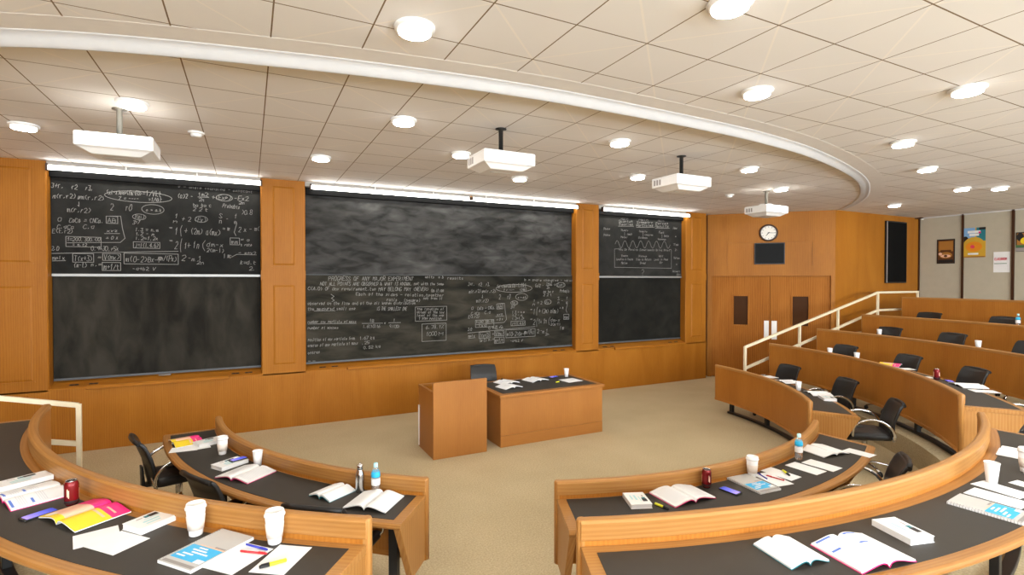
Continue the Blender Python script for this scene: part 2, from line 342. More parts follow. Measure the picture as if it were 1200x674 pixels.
def sweep(mb, k, prof, a0, a1, n, m=0, sm=False, z0=0, cap=True):
    """closed profile [(dr, z)] carried round the horseshoe of row k from a0 to a1 (degrees); U = arc length"""
    P = len(prof); cum = [0]
    for i in range(P): q, w = prof[i], prof[(i+1) % P]; cum.append(cum[-1]+math.hypot(w[0]-q[0], w[1]-q[1]))
    ths = [R(a0+(a1-a0)*i/n) for i in range(n+1)]
    L = rr(k, ths[0])*abs(R(a1-a0))
    rings = [[pol(k, th, d, z0+z) for d, z in prof] for th in ths]
    return mb.loft(rings, m, sm, cap, True, lambda a, i: (L*a/n, cum[i]))
WL=[('T',-2.238,3.374,-2.106,3.376,0.058,'3+r,'),('T',-2.035,3.368,-1.972,3.373,0.055,'r2'),('T',-1.891,3.368,-1.812,3.365,0.06,'r3,'),('T',-2.222,3.241,-1.988,3.253,0.059,'m(r,r2)'),('T',-1.973,3.245,-1.694,3.246,0.06,'@m(r,r2)'),('P',[(-1.961,3.209),(-1.962,3.152),(-1.974,3.167)]),('T',-2.083,3.076,-1.838,3.074,0.059,'m(r,r2)'),('T',-1.674,3.331,-1.292,3.345,0.056,'(xi-x)exp(Em-E0)'),('T',-1.283,3.341,-1.064,3.337,0.072,'=1/Vkt'),('E',-1.322,3.321,0.374,0.073),('T',-1.546,3.265,-1.323,3.276,0.042,'Z = ----'),('T',-1.214,3.269,-1.065,3.269,0.053,'=1/Vkt'),('T',-1.636,3.128,-1.595,3.13,0.08,'2'),('T',-1.47,3.128,-1.402,3.128,0.085,'r0'),('E',-1.168,3.161,0.126,0.065),('T',-1.245,3.132,-1.066,3.133,0.038,'a = a.k'),('T',-2.176,2.95,-2.134,2.952,0.045,'0'),('T',-2.063,2.942,-1.704,2.951,0.055,'CaCa = CNCa.'),('P',[(-1.68,2.949),(-1.558,2.949),(-1.558,3.041),(-1.68,3.041),(-1.68,2.949)]),('T',-1.67,2.957,-1.568,2.963,0.061,'AB'),('T',-2.187,2.855,-2.01,2.858,0.054,'C,gCa'),('T',-1.923,2.867,-1.794,2.868,0.051,'C,a'),('T',-2.23,2.799,-2.023,2.803,0.05,'E(t,r2)'),('P',[(-2.098,2.63),(-1.737,2.63),(-1.737,2.759),(-2.098,2.759),(-2.098,2.63)]),('T',-2.086,2.7,-1.743,2.712,0.046,'1=200.300.00'),('P',[(-2.087,2.677),(-1.74,2.693)]),('T',-2.033,2.638,-1.879,2.638,0.037,'= m.t2'),('P',[(-1.701,2.811),(-1.538,2.818)]),('T',-1.673,2.831,-1.55,2.836,0.037,'xyz'),('T',-1.683,2.737,-1.55,2.742,0.042,'= 0 x'),('P',[(-1.647,3.043),(-1.525,3.05),(-1.507,2.885),(-1.481,2.756),(-1.532,2.7),(-1.731,2.693)]),('T',-1.378,3.024,-1.263,3.026,0.057,'T(xi)'),('E',-1.322,3.051,0.074,0.039),('T',-1.394,2.952,-1.312,2.956,0.048,'3=7'),('T',-1.367,2.858,-1.106,2.859,0.043,'1.3 = n.m'),('T',-1.368,2.801,-1.153,2.804,0.043,'1.2 - m'),('T',-1.368,2.743,-1.107,2.743,0.043,'1.2=1.2x'),('P',[(-1.39,2.632),(-1.094,2.632),(-1.094,2.714),(-1.39,2.714),(-1.39,2.632)]),('T',-1.367,2.643,-1.108,2.646,0.053,'j=1(1.4.6)'),('T',-2.243,2.578,-2.167,2.58,0.05,'2,0'),('T',-1.843,2.583,-1.548,2.591,0.056,'0,9+30,+5x'),('P',[(-2.243,2.537),(-1.609,2.568),(-0.881,2.598)]),('T',-2.233,2.461,-2.103,2.463,0.045,'mplx'),('P',[(-2.237,2.442),(-2.103,2.449)]),('P',[(-2.031,2.431),(-1.817,2.431),(-1.817,2.542),(-2.031,2.542),(-2.031,2.431)]),('T',-2.017,2.446,-1.827,2.449,0.069,'T(x+3)'),('T',-1.77,2.478,-1.732,2.479,0.037,'='),('P',[(-1.722,2.459),(-1.53,2.459),(-1.53,2.549),(-1.722,2.549),(-1.722,2.459)]),('T',-1.712,2.47,-1.537,2.473,0.061,'V(mx)'),('T',-2.022,2.364,-1.887,2.365,0.06,'(m-t)'),('T',-1.845,2.379,-1.733,2.381,0.046,'n,='),('P',[(-1.727,2.326),(-1.531,2.326),(-1.531,2.432),(-1.727,2.432),(-1.727,2.326)]),('T',-1.715,2.339,-1.542,2.34,0.07,'m+1/t'),('P',[(-1.494,2.416),(-0.882,2.416),(-0.882,2.559),(-1.494,2.559),(-1.494,2.416)]),('T',-1.476,2.446,-1.071,2.442,0.071,'m(0-2)Bx-P'),('T',-1.118,2.466,-0.899,2.455,0.073,'mn/(Px)'),('T',-1.399,2.332,-1.141,2.33,0.043,'-a+b2 V'),('T',-0.874,3.484,0.051,3.475,0.039,'b = angle changing - constant'),('T',-0.885,3.336,-0.696,3.344,0.064,'(a)2 -'),('T',-0.642,3.383,-0.508,3.387,0.05,'1m2'),('P',[(-0.642,3.368),(-0.508,3.372)]),('T',-0.626,3.309,-0.557,3.314,0.045,'2n'),('T',-0.469,3.35,-0.225,3.352,0.06,'+(Exp)'),('T',-0.191,3.354,0.004,3.357,0.062,'-Ex2'),('T',-0.134,3.301,-0.054,3.307,0.041,'2m'),('E',-0.314,3.38,0.1,0.048),('T',-0.699,3.23,-0.47,3.234,0.045,'ba ba c'),('T',-0.699,3.17,-0.514,3.171,0.045,'2 2 t'),('T',-0.337,3.242,-0.112,3.226,0.056,'Probably'),('T',-0.101,3.154,0.045,3.157,0.067,')0.8'),('T',-0.919,3.059,-0.877,3.061,0.054,'1'),('T',-0.936,2.994,-0.867,2.997,0.049,'n'),('T',-0.836,3.019,-0.537,3.019,0.059,'+ 2 (Ex)'),('E',-0.601,3.058,0.075,0.044),('T',-0.383,3.087,-0.339,3.09,0.061,'S'),('T',-0.383,3.016,-0.335,3.019,0.061,'n'),('T',-0.294,3.062,-0.26,3.063,0.031,'-'),('T',-0.193,3.093,-0.147,3.095,0.067,'f'),('T',-0.193,3.016,-0.148,3.018,0.062,'e'),('T',-0.982,2.904,-0.941,2.905,0.034,'='),('T',-0.921,2.833,-0.879,2.834,0.098,'1'),('T',-0.862,2.815,-0.837,2.816,0.148,'('),('T',-0.806,2.847,-0.363,2.835,0.084,'+ (2m) a(mx)'),('T',-0.34,2.912,-0.25,2.916,0.051,'= m'),('P',[(-0.159,3.022),(-0.194,2.892),(-0.172,2.842)]),('T',-0.137,2.895,0.142,2.932,0.067,'2 x - m('),('T',-0.983,2.725,-0.942,2.726,0.034,'='),('T',-0.922,2.629,-0.881,2.63,0.098,'2'),('T',-0.864,2.593,-0.835,2.594,0.173,'('),('T',-0.814,2.639,-0.733,2.636,0.089,'1+'),('T',-0.708,2.647,-0.622,2.644,0.1,'1n'),('T',-0.605,2.612,-0.54,2.614,0.15,'('),('T',-0.54,2.677,-0.319,2.671,0.06,'dm-x'),('T',-0.54,2.601,-0.32,2.594,0.05,'2(m-1)'),('P',[(-0.246,2.71),(-0.127,2.71),(-0.127,2.808),(-0.246,2.808),(-0.246,2.71)]),('T',-0.229,2.724,-0.138,2.722,0.062,'mm'),('T',-0.11,2.767,0.012,2.766,0.041,'= a'),('T',-0.111,2.695,0.037,2.694,0.041,'x rate'),('T',-0.331,2.515,-0.23,2.522,0.066,'1 mc'),('P',[(-0.23,2.532),(-0.162,2.572),(0.092,2.57)]),('T',-0.139,2.573,0.092,2.57,0.046,'- m+x2'),('T',-0.117,2.431,0.091,2.429,0.052,'k=d.t'),('T',-0.003,2.344,0.091,2.345,0.057,'2.'),('T',-0.84,2.47,-0.787,2.471,0.074,'2'),('T',-0.766,2.484,-0.681,2.448,0.06,'-m'),('T',-0.66,2.486,-0.563,2.475,0.055,'1'),('T',-0.66,2.424,-0.563,2.42,0.045,'2n')]
WM=[('T',1.099,2.191,2.459,2.191,0.064,'PROGRESS OF ANY MAJOR EXPERIMENT'),('T',0.975,2.116,2.432,2.109,0.052,'NOT ALL POINTS ARE OBSERVED & WHAT IS KNOWN,'),('T',2.466,2.114,2.996,2.111,0.046,'not with the same'),('T',0.798,2.046,1.839,2.028,0.051,'C(A,0) OF any requirement,two'),('T',1.875,2.022,2.723,2.014,0.06,'MAY BELONG MAY (NEVER)'),('T',2.758,1.993,2.995,1.991,0.057,'(as it can'),('T',1.513,1.953,2.995,1.912,0.049,'Each of the sides - relation,together'),('T',2.011,1.851,2.576,1.83,0.05,'ratio   (square)'),('T',2.629,1.871,2.968,1.86,0.041,'not from it'),('P',[(1.136,1.977),(1.181,1.943),(1.142,1.915),(1.186,1.881),(1.149,1.862)]),('T',0.797,1.817,2.497,1.791,0.047,'observed on the line and of the all known distribution'),('T',0.796,1.733,1.512,1.724,0.047,'the measured small one'),('P',[(0.884,1.721),(1.198,1.718)]),('T',1.837,1.706,2.346,1.692,0.054,'IS THE SMALLEST ONE'),('T',0.795,1.537,1.519,1.514,0.042,'number any particle of mass'),('P',[(0.795,1.523),(1.519,1.507)]),('T',0.795,1.443,1.248,1.428,0.042,'number of masses'),('P',[(1.607,1.501),(1.94,1.494)]),('T',1.727,1.516,1.8,1.514,0.049,'18'),('T',1.623,1.427,1.898,1.421,0.049,'1.6(10)16'),('T',1.965,1.478,2.0,1.476,0.035,'x'),('P',[(2.035,1.495),(2.237,1.493)]),('T',2.115,1.512,2.14,1.511,0.045,'1'),('T',2.049,1.414,2.216,1.407,0.05,'9.1(30)'),('T',0.794,1.256,1.499,1.247,0.047,'position of any particle from'),('T',1.57,1.243,1.811,1.236,0.054,'1.67 kg'),('T',0.793,1.167,1.546,1.167,0.047,'energy of any particle of mass'),('T',1.605,1.168,1.733,1.166,0.044,'.25'),('T',1.629,1.088,1.909,1.096,0.044,'0.52 kg'),('T',0.793,1.059,0.974,1.061,0.047,'energy'),('P',[(2.486,1.505),(3.044,1.505),(3.044,1.745),(2.486,1.745),(2.486,1.505)]),('T',2.518,1.693,2.995,1.68,0.041,'the location of'),('T',2.518,1.641,2.995,1.622,0.041,'actual at the low'),('T',2.517,1.585,2.995,1.57,0.041,'level of the one'),('T',2.549,1.533,2.953,1.519,0.041,'1 step position'),('P',[(2.602,1.157),(3.032,1.157),(3.032,1.453),(2.602,1.453),(2.602,1.157)]),('T',2.668,1.368,2.994,1.365,0.062,'6.78.1%'),('T',2.668,1.249,2.87,1.249,0.067,'1000'),('T',2.898,1.243,2.994,1.243,0.052,'M'),('T',2.657,2.232,2.996,2.227,0.041,'units  a b'),('T',0.792,0.941,0.924,0.932,0.023,'--'),('T',3.062,2.211,3.358,2.206,0.047,'results'),('T',4.571,2.184,5.652,2.171,0.04,'b = angle changing - value')]
WR=[('T',6.823,3.441,7.02,3.452,0.036,'Main'),('T',6.764,3.381,7.134,3.4,0.047,'Quantum'),('T',6.752,3.318,7.141,3.337,0.047,'Theories'),('P',[(6.752,3.303),(7.154,3.321)]),('T',7.296,3.445,7.563,3.459,0.037,'Main'),('T',7.235,3.383,7.682,3.405,0.048,'Symmetry'),('T',7.222,3.319,7.69,3.341,0.048,'Particles'),('P',[(7.222,3.303),(7.704,3.325)]),('T',7.816,3.45,7.995,3.459,0.038,'Main'),('T',7.753,3.387,8.118,3.405,0.049,'Forces'),('T',7.739,3.322,8.125,3.339,0.049,'Results'),('P',[(7.739,3.305),(8.14,3.323)]),('T',6.384,3.214,6.549,3.221,0.041,'Phase'),('T',6.385,3.091,6.55,3.098,0.041,'Phase'),('T',6.817,3.202,7.018,3.21,0.042,'Theory'),('P',[(6.915,3.185),(6.916,3.112)]),('T',6.978,3.13,7.118,3.135,0.042,'leads'),('T',6.818,3.066,7.005,3.073,0.036,'Model'),('T',7.293,3.201,7.527,3.205,0.042,'Inquiry'),('P',[(7.403,3.189),(7.403,3.114)]),('T',7.451,3.138,7.68,3.141,0.037,'requires'),('T',7.284,3.073,7.527,3.076,0.037,'Evidence'),('T',7.842,3.202,8.0,3.202,0.043,'Fact'),('P',[(7.928,3.183),(7.928,3.101)]),('T',7.982,3.131,8.13,3.131,0.044,'tests'),('T',7.815,3.059,8.044,3.062,0.033,'Response'),('T',8.239,3.311,8.364,3.317,0.044,'Idea'),('T',8.299,3.132,8.347,3.133,0.033,'='),('T',8.256,2.953,8.411,2.952,0.05,'Time'),('P',[(6.672,2.934),(6.682,2.957),(6.692,2.977),(6.702,2.993),(6.712,3.004),(6.722,3.008),(6.732,3.004),(6.742,2.994),(6.752,2.979),(6.762,2.958),(6.773,2.936),(6.783,2.914),(6.793,2.894),(6.803,2.878),(6.813,2.868),(6.824,2.864),(6.834,2.868),(6.844,2.879),(6.854,2.895),(6.864,2.915),(6.874,2.938),(6.884,2.961),(6.894,2.982),(6.905,2.998),(6.915,3.009),(6.925,3.013),(6.935,3.009),(6.946,2.999),(6.956,2.983),(6.966,2.963),(6.977,2.94),(6.987,2.918),(6.997,2.898),(7.008,2.881),(7.018,2.871),(7.028,2.868),(7.039,2.872),(7.049,2.882),(7.059,2.899),(7.07,2.919),(7.08,2.942),(7.09,2.965),(7.1,2.986),(7.111,3.003),(7.121,3.013),(7.132,3.017),(7.142,3.014),(7.152,3.004),(7.163,2.988),(7.173,2.967),(7.184,2.944),(7.195,2.922),(7.205,2.901),(7.216,2.885),(7.226,2.875),(7.237,2.871),(7.247,2.875),(7.258,2.886),(7.268,2.903),(7.279,2.923),(7.289,2.947),(7.3,2.97),(7.31,2.991),(7.321,3.007),(7.331,3.018),(7.342,3.022),(7.352,3.019),(7.363,3.008),(7.374,2.992),(7.384,2.972),(7.395,2.949),(7.406,2.926),(7.417,2.905),(7.427,2.889),(7.438,2.878),(7.449,2.875),(7.46,2.879),(7.47,2.89),(7.481,2.906),(7.491,2.928),(7.502,2.951),(7.513,2.974),(7.523,2.995),(7.534,3.012),(7.545,3.023),(7.556,3.027),(7.566,3.024),(7.577,3.013),(7.588,2.997),(7.599,2.976),(7.61,2.953),(7.621,2.93),(7.632,2.909),(7.643,2.893),(7.654,2.882),(7.665,2.879),(7.676,2.883),(7.686,2.893),(7.697,2.91),(7.708,2.932),(7.719,2.955),(7.73,2.979),(7.74,3.0),(7.751,3.017),(7.762,3.028),(7.773,3.032),(7.784,3.029),(7.795,3.018),(7.806,3.002),(7.817,2.981),(7.829,2.957),(7.84,2.934),(7.851,2.913),(7.862,2.897),(7.873,2.886),(7.884,2.882),(7.895,2.886),(7.906,2.897),(7.917,2.914),(7.928,2.936),(7.939,2.96),(7.95,2.984),(7.961,3.005),(7.973,3.022),(7.984,3.033),(7.995,3.037),(8.006,3.034),(8.017,3.023),(8.029,3.007),(8.04,2.985),(8.051,2.962),(8.063,2.938),(8.074,2.917),(8.085,2.9),(8.097,2.89),(8.108,2.886),(8.119,2.89),(8.13,2.901),(8.142,2.918),(8.153,2.94),(8.164,2.964)]),('T',6.763,2.81,8.165,2.824,0.042,'How Do Physics Experiments Bring Proof'),('P',[(6.763,2.841),(6.656,2.833),(6.661,2.46),(8.2,2.455),(8.198,2.858),(8.146,2.862)]),('T',6.835,2.681,7.007,2.685,0.037,'Events'),('T',6.706,2.606,7.141,2.613,0.041,'Location & Timing'),('T',6.836,2.53,6.994,2.532,0.042,'Motion'),('T',7.289,2.685,7.515,2.684,0.037,'Distance'),('T',7.218,2.609,7.634,2.617,0.042,'Time to Return'),('T',7.324,2.537,7.481,2.539,0.043,'Speed'),('T',7.841,2.696,7.974,2.693,0.043,'Wait'),('T',7.718,2.618,8.111,2.625,0.043,'Look in Page'),('T',7.86,2.555,7.953,2.556,0.044,'Air'),('T',7.359,2.276,7.448,2.271,0.149,'?'),('T',8.301,2.838,8.374,2.84,0.039,'2-'),('T',8.272,2.661,8.45,2.658,0.044,'Notes'),('T',8.339,2.529,8.384,2.529,0.039,'x'),('T',8.237,2.373,8.452,2.368,0.039,'Answers'),('T',8.352,2.307,8.482,2.302,0.039,'Mon'),('T',8.352,2.257,8.49,2.251,0.039,'Tues')]
FILL_POWER = 135.  # power of each fill light added behind the camera
# ------------------------------------------------------------------ room shell
CEIL = 3.684; YW = 8.40; YB = 8.55
mb = MB(); mb.box(-7.7, 14.45, -4.7, 9.0, -.12, 0); structure(mb.build('floor', 'carpet'))
mb = MB(); mb.box(-7.7, 14.45, -4.7, 9.0, CEIL, CEIL+.1); structure(mb.build('ceiling', 'ceiling'))
# tiers of the horseshoe
for k in (2, 3, 4, 5):
    mb = MB(); n = 96; z = TIER[k]; zb = 0.
    inn, out = [], []
    for i in range(n+1):
        th = R(180+180*i/n); c, s_ = math.cos(th), math.sin(th)
        r0 = rr(k, th)-.02
        lim = [20.]
        if c > 1e-6: lim.append((14.34-CX)/c)
        if c < -1e-6: lim.append((CX+7.58)/-c)
        if s_ < -1e-6: lim.append((CY+4.58)/-s_)
        r1 = rr(k+1, th)-.02 if k < 5 else 30.
        r1 = min(min(lim), r1); r1 = max(r1, r0+.001) if r0 < min(lim) else r0+.001
        if r0 >= min(lim): r0 = min(lim)-.002; r1 = min(lim)
        inn.append((CX+r0*c, CY+r0*s_)); out.append((CX+r1*c, CY+r1*s_))
    rings = []
    for a, b_ in zip(inn, out): rings.append([(a[0], a[1], zb), (a[0], a[1], z), (b_[0], b_[1], z), (b_[0], b_[1], zb)])
    mb.loft(rings, 0, False, True)
    structure(mb.build('floor_tier', 'carpet'), 'beige carpeted step of the seating tiers')
mb = MB(); mb.box(11.25, 14.34, 6.402, 6.70, 0, 1.07); structure(mb.build('floor_landing', 'carpet'))

# front wall: solid back plus wainscot with a sloped sill, pilasters and plaster strips above the boards
mb = MB(); mb.box(-3.1, 9.17, 8.60, 8.80, 0, CEIL); structure(mb.build('wall_front', 'wall_wood'))
mb = MB()
prof = [(YW, 0), (YW, .818), (YW+.012, .83), (8.60, .895), (8.60, 0)]
mb.prism(prof, -3.1, 9.12, 0, lambda y, z, x: (x, y, z))
structure(mb.build('trim_1', 'wall_wood', grain='z'), 'oak wainscot with sloping sill under the chalkboards')
xs = -3.1
def pilaster(i, x0, x1, fx0, fx1, label):
    mb = MB(); mb.prism([(x0, YW), (x1-.012, YW), (x1, YW+.012), (x1, 8.6), (x0, 8.6)] if i == 0 else [(x0+.012, YW), (x1-.012, YW), (x1, YW+.012), (x1, 8.6), (x0, 8.6), (x0, YW+.012)], .80, CEIL)
    # raised and fielded panels, each with a shadow groove round it
    for z0, z1 in ((.95, 2.12), (2.42, 3.58)):
        d = .022
        ring = [(fx0, z0), (fx1, z0), (fx1, z1), (fx0, z1)]; inr = [(fx0+d, z0+d), (fx1-d, z0+d), (fx1-d, z1-d), (fx0+d, z1-d)]
        k = mb.add([(x, YW-.001, z) for x, z in ring]); mb.add([(x, YW-.012, z) for x, z in inr])
        for a in range(4): mb.face([k+a, k+(a+1) % 4, k+4+(a+1) % 4, k+4+a])
        mb.face([k+4, k+5, k+6, k+7])
        for (a0, a1, c0, c1) in ((fx0-.02, fx1+.02, z0-.02, z0-.008), (fx0-.02, fx1+.02, z1+.008, z1+.02)):
            mb.box(a0, a1, YW-.006, YW, c0, c1)
    mb.box(x0, x1, YW-.008, YW, 2.20, 2.34)
    structure(mb.build('trim_%d' % (i+2), 'wall_wood', grain='z'), label)
pilaster(0, -3.1, -2.25, -2.98, -2.40, 'oak panelled wall left of the left chalkboard')
pilaster(1, .15, .755, .31, .605, 'oak pilaster between left and main chalkboards')
pilaster(2, 5.635, 6.18, 5.78, 6.04, 'oak pilaster between main and right chalkboards')
pilaster(3, 8.50, 9.12, 8.66, 8.98, 'oak pilaster right of the right chalkboard')
for i, (x0, x1) in enumerate(((-2.25, .15), (.755, 5.635), (6.18, 8.50))):
    mb = MB(); mb.box(x0, x1, YW-.002, 8.60, 3.615, CEIL); structure(mb.build('trim_%d' % (6+i), 'valance'), 'pale greyish strip above a chalkboard')
mb = MB(); mb.box(9.12, 9.17, 8.46, 8.6, 0, CEIL); structure(mb.build('trim_9', 'trim_dark'), 'dark vertical reveal beside the last pilaster')

# chamfered door wall in its own frame: x along the wall, y away from the room
A = Vector((9.40, 8.45)); ang = math.atan2(6.73-8.45, 11.09-9.40); ca, sa = math.cos(ang), math.sin(ang)
def D(x, y, z): return (A.x+x*ca-y*sa, A.y+x*sa+y*ca, z)
def dbox(mb, x0, x1, y0, y1, z0, z1, m=0): return mb.box(x0, x1, y0, y1, z0, z1, m, D)
mb = MB(); dbox(mb, -.25, 2.41, .10, .25, 0, CEIL); dbox(mb, -.13, 2.411, 0, .10, 2.29, CEIL); dbox(mb, 2.335, 2.411, 0, .10, 0, 2.29); dbox(mb, -.13, -.03, 0, .10, 0, 2.29)
for (a0, a1, c0, c1) in ((.285, 1.995, 3.03, 3.045), (.285, .30, 2.52, 3.03), (1.98, 1.995, 2.52, 3.03)): dbox(mb, a0, a1, -.012, 0, c0, c1)
structure(mb.build('wall_door_side', 'wall_wood', grain='z'))
def door(n, x0, x1, wx0, wx1, px0, px1, label):
    mb = MB(); zw0, zw1 = 1.20, 1.84
    # leaf with a real opening for its window
    dbox(mb, x0, wx0, .035, .08, .01, 2.285); dbox(mb, wx1, x1, .035, .08, .01, 2.285)
    dbox(mb, wx0, wx1, .035, .08, .01, zw0); dbox(mb, wx0, wx1, .035, .08, zw1, 2.285)
    d = structure(mb.build('door_%d' % n, 'door_wood', grain='z'), label)
    f = MB()
    for q in ((wx0-.03, wx1+.03, zw0-.03, zw0), (wx0-.03, wx1+.03, zw1, zw1+.03), (wx0-.03, wx0, zw0, zw1), (wx1, wx1+.03, zw0, zw1)): dbox(f, q[0], q[1], .022, .04, q[2], q[3])
    f.build('window_frame', 'door_wood', d)
    g = MB(); dbox(g, wx0, wx1, .05, .06, zw0, zw1); tag(g.build('window_pane', 'pane', d), 'dark wired glass pane')
    p = MB(); dbox(p, px0, px1, .028, .036, .89, 1.30); tag(p.build('push_plate', 'white_enamel', d, bevel=.003), 'white push plate')
    return d
door(1, -.028, 1.166, .43, .72, 1.05, 1.146, 'left leaf of the oak double door')
d2 = door(2, 1.172, 2.333, 1.61, 1.917, 1.20, 1.307, 'right leaf of the oak double door')
mb = MB(); dbox(mb, 1.172, 1.315, .026, .036, 1.32, 2.285); dbox(mb, 1.172, 1.315, .026, .036, .01, .87)
tag(mb.build('astragal_strip', 'door_wood', d2), 'pale vertical meeting strip')
# wall on the right of the doors
mb = MB(); mb.box(11.088, 14.50, 6.73, 6.9, 0, CEIL); structure(mb.build('wall_side', 'wall_wood', grain='z'))
# right wall of grey fabric panels with dark strips
mb = MB(); mb.box(14.36, 14.50, -4.6, 6.9, 0, CEIL); structure(mb.build('wall_right', 'fabric_grey'))
n = 10
for y, w in ((6.715, .03), (5.86, .036), (4.995, .045), (4.13, .045), (3.26, .045)):
    mb = MB(); mb.box(14.33, 14.36, y-w/2, y+w/2, 0, CEIL); structure(mb.build('trim_%d' % n, 'trim_dark'), 'dark wood strip between grey wall panels'); n += 1
mb = MB(); mb.box(14.33, 14.36, -4.6, 6.72, 3.66, CEIL); structure(mb.build('trim_%d' % n, 'plaster'), 'pale strip along the top of the right wall'); n += 1
# the unseen rest of the room, so that light bounces as it does indoors
mb = MB(); wx = [(-5.6, -3.2), (-2.4, 0.), (.8, 3.2), (4.0, 6.4), (7.2, 9.6), (10.4, 12.8)]; e = -7.75
for x0, x1 in wx+[(14.50, 14.50)]:
    mb.box(e, x0, -4.75, -4.6, 0, CEIL)
    if x1 > x0: mb.box(x0, x1, -4.75, -4.6, 0, 1.75); mb.box(x0, x1, -4.75, -4.6, 3.35, CEIL)
    e = x1
structure(mb.build('wall_back', 'beige_wall'))
for i, (x0, x1) in enumerate(wx):        # windows added in the unseen back wall to brighten the ceiling
    mb = MB()
    for q in ((x0, x0+.05, 1.75, 3.35), (x1-.05, x1, 1.75, 3.35), (x0+.05, x1-.05, 1.75, 1.80), (x0+.05, x1-.05, 3.30, 3.35), ((x0+x1)/2-.025, (x0+x1)/2+.025, 1.80, 3.30)): mb.box(q[0], q[1], -4.72, -4.62, q[2], q[3])
    structure(mb.build('window_%d' % (i+1), 'white_enamel'))
    la = bpy.data.lights.new('fill_light', 'AREA'); la.shape = 'RECTANGLE'; la.size = x1-x0; la.size_y = 1.6; la.energy = FILL_POWER; la.color = (.86, .93, 1.0)
    lo = bpy.data.objects.new('fill_light', la); COL.objects.link(lo); lo.location = ((x0+x1)/2, -4.80, 2.55); lo.rotation_euler = (R(128), 0, 0)     # added fill, tilted up at the ceiling and away from the desks
mb = MB(); mb.box(-7.75, -7.6, -4.6, 6.9, 0, CEIL); structure(mb.build('wall_left', 'wall_wood'))
mb = MB(); mb.box(-7.75, -4.78, 6.73, 6.9, 0, CEIL); structure(mb.build('wall_left_side', 'wall_wood'))
mb = MB(); mb.prism([(-4.80, 6.73), (-3.08, 8.42), (-3.08, 8.75), (-4.9, 6.9)], 0, CEIL); structure(mb.build('wall_left_corner', 'wall_wood'))

# curved plaster fascia hanging from the ceiling
right = [(2.65, 3.585), (3.18, 3.59), (3.59, 3.60), (4.18, 3.625), (4.71, 3.67), (5.44, 3.78), (6.20, 3.96), (7.11, 4.23), (7.95, 4.54), (8.74, 4.92), (9.76, 5.52), (10.57, 6.17), (11.10, 6.72)]
left = [(2.16, 3.59), (1.64, 3.62), (1.14, 3.675), (.58, 3.755), (.13, 3.84), (-.41, 3.955), (-.90, 4.09), (-1.36, 4.27), (-2.0, 4.60), (-2.8, 5.10), (-3.7, 5.75), (-4.6, 6.45), (-4.85, 6.7)]
path = left[::-1]+right
def catmull(P, sub=4):
    out = []
    for i in range(len(P)-1):
        p0, p1, p2, p3 = [Vector((*P[max(0, min(len(P)-1, i+j))], 0)) for j in (-1, 0, 1, 2)]
        for s_ in range(sub):
            t = s_/sub
            out.append(.5*((2*p1)+(-p0+p2)*t+(2*p0-5*p1+4*p2-p3)*t*t+(-p0+3*p1-3*p2+p3)*t**3))
    out.append(Vector((*P[-1], 0))); return out
pp = catmull(path)
rings = []
for i, p in enumerate(pp):
    t = (pp[min(i+1, len(pp)-1)]-pp[max(i-1, 0)]).normalized(); nn = Vector((t.y, -t.x, 0))
    f = min(1, max(.12, (10.0-p.x)/5.0)); dr = .058*f
    prof = [(-.010, CEIL+.01), (-.010, CEIL-dr+.006), (0, CEIL-dr), (.010, CEIL-dr+.001), (.03, CEIL-dr*.82), (.05, CEIL-dr*.60), (.07, CEIL-dr*.38), (.09, CEIL-dr*.2), (.115, CEIL-.0045), (.13, CEIL-.003), (.135, CEIL+.01)]
    rings.append([(p.x+nn.x*d, p.y+nn.y*d, z) for d, z in prof])
mb = MB(); mb.loft(rings, 0, True, True); structure(mb.build('trim_%d' % n, 'plaster'), 'white curved plaster fascia across the ceiling'); n += 1
rings = []
for i, p in enumerate(pp):       # plain painted margin between the fascia and the tiles
    t = (pp[min(i+1, len(pp)-1)]-pp[max(i-1, 0)]).normalized(); nn = Vector((t.y, -t.x, 0))
    rings.append([(p.x+nn.x*d, p.y+nn.y*d, z) for d, z in ((.10, CEIL-.0008), (.32, CEIL-.0008), (.325, CEIL+.01), (.10, CEIL+.01))])
mb = MB(); mb.loft(rings, 0, False, True); structure(mb.build('trim_%d' % n, 'margin'), 'plain painted ceiling margin beside the curved fascia'); n += 1

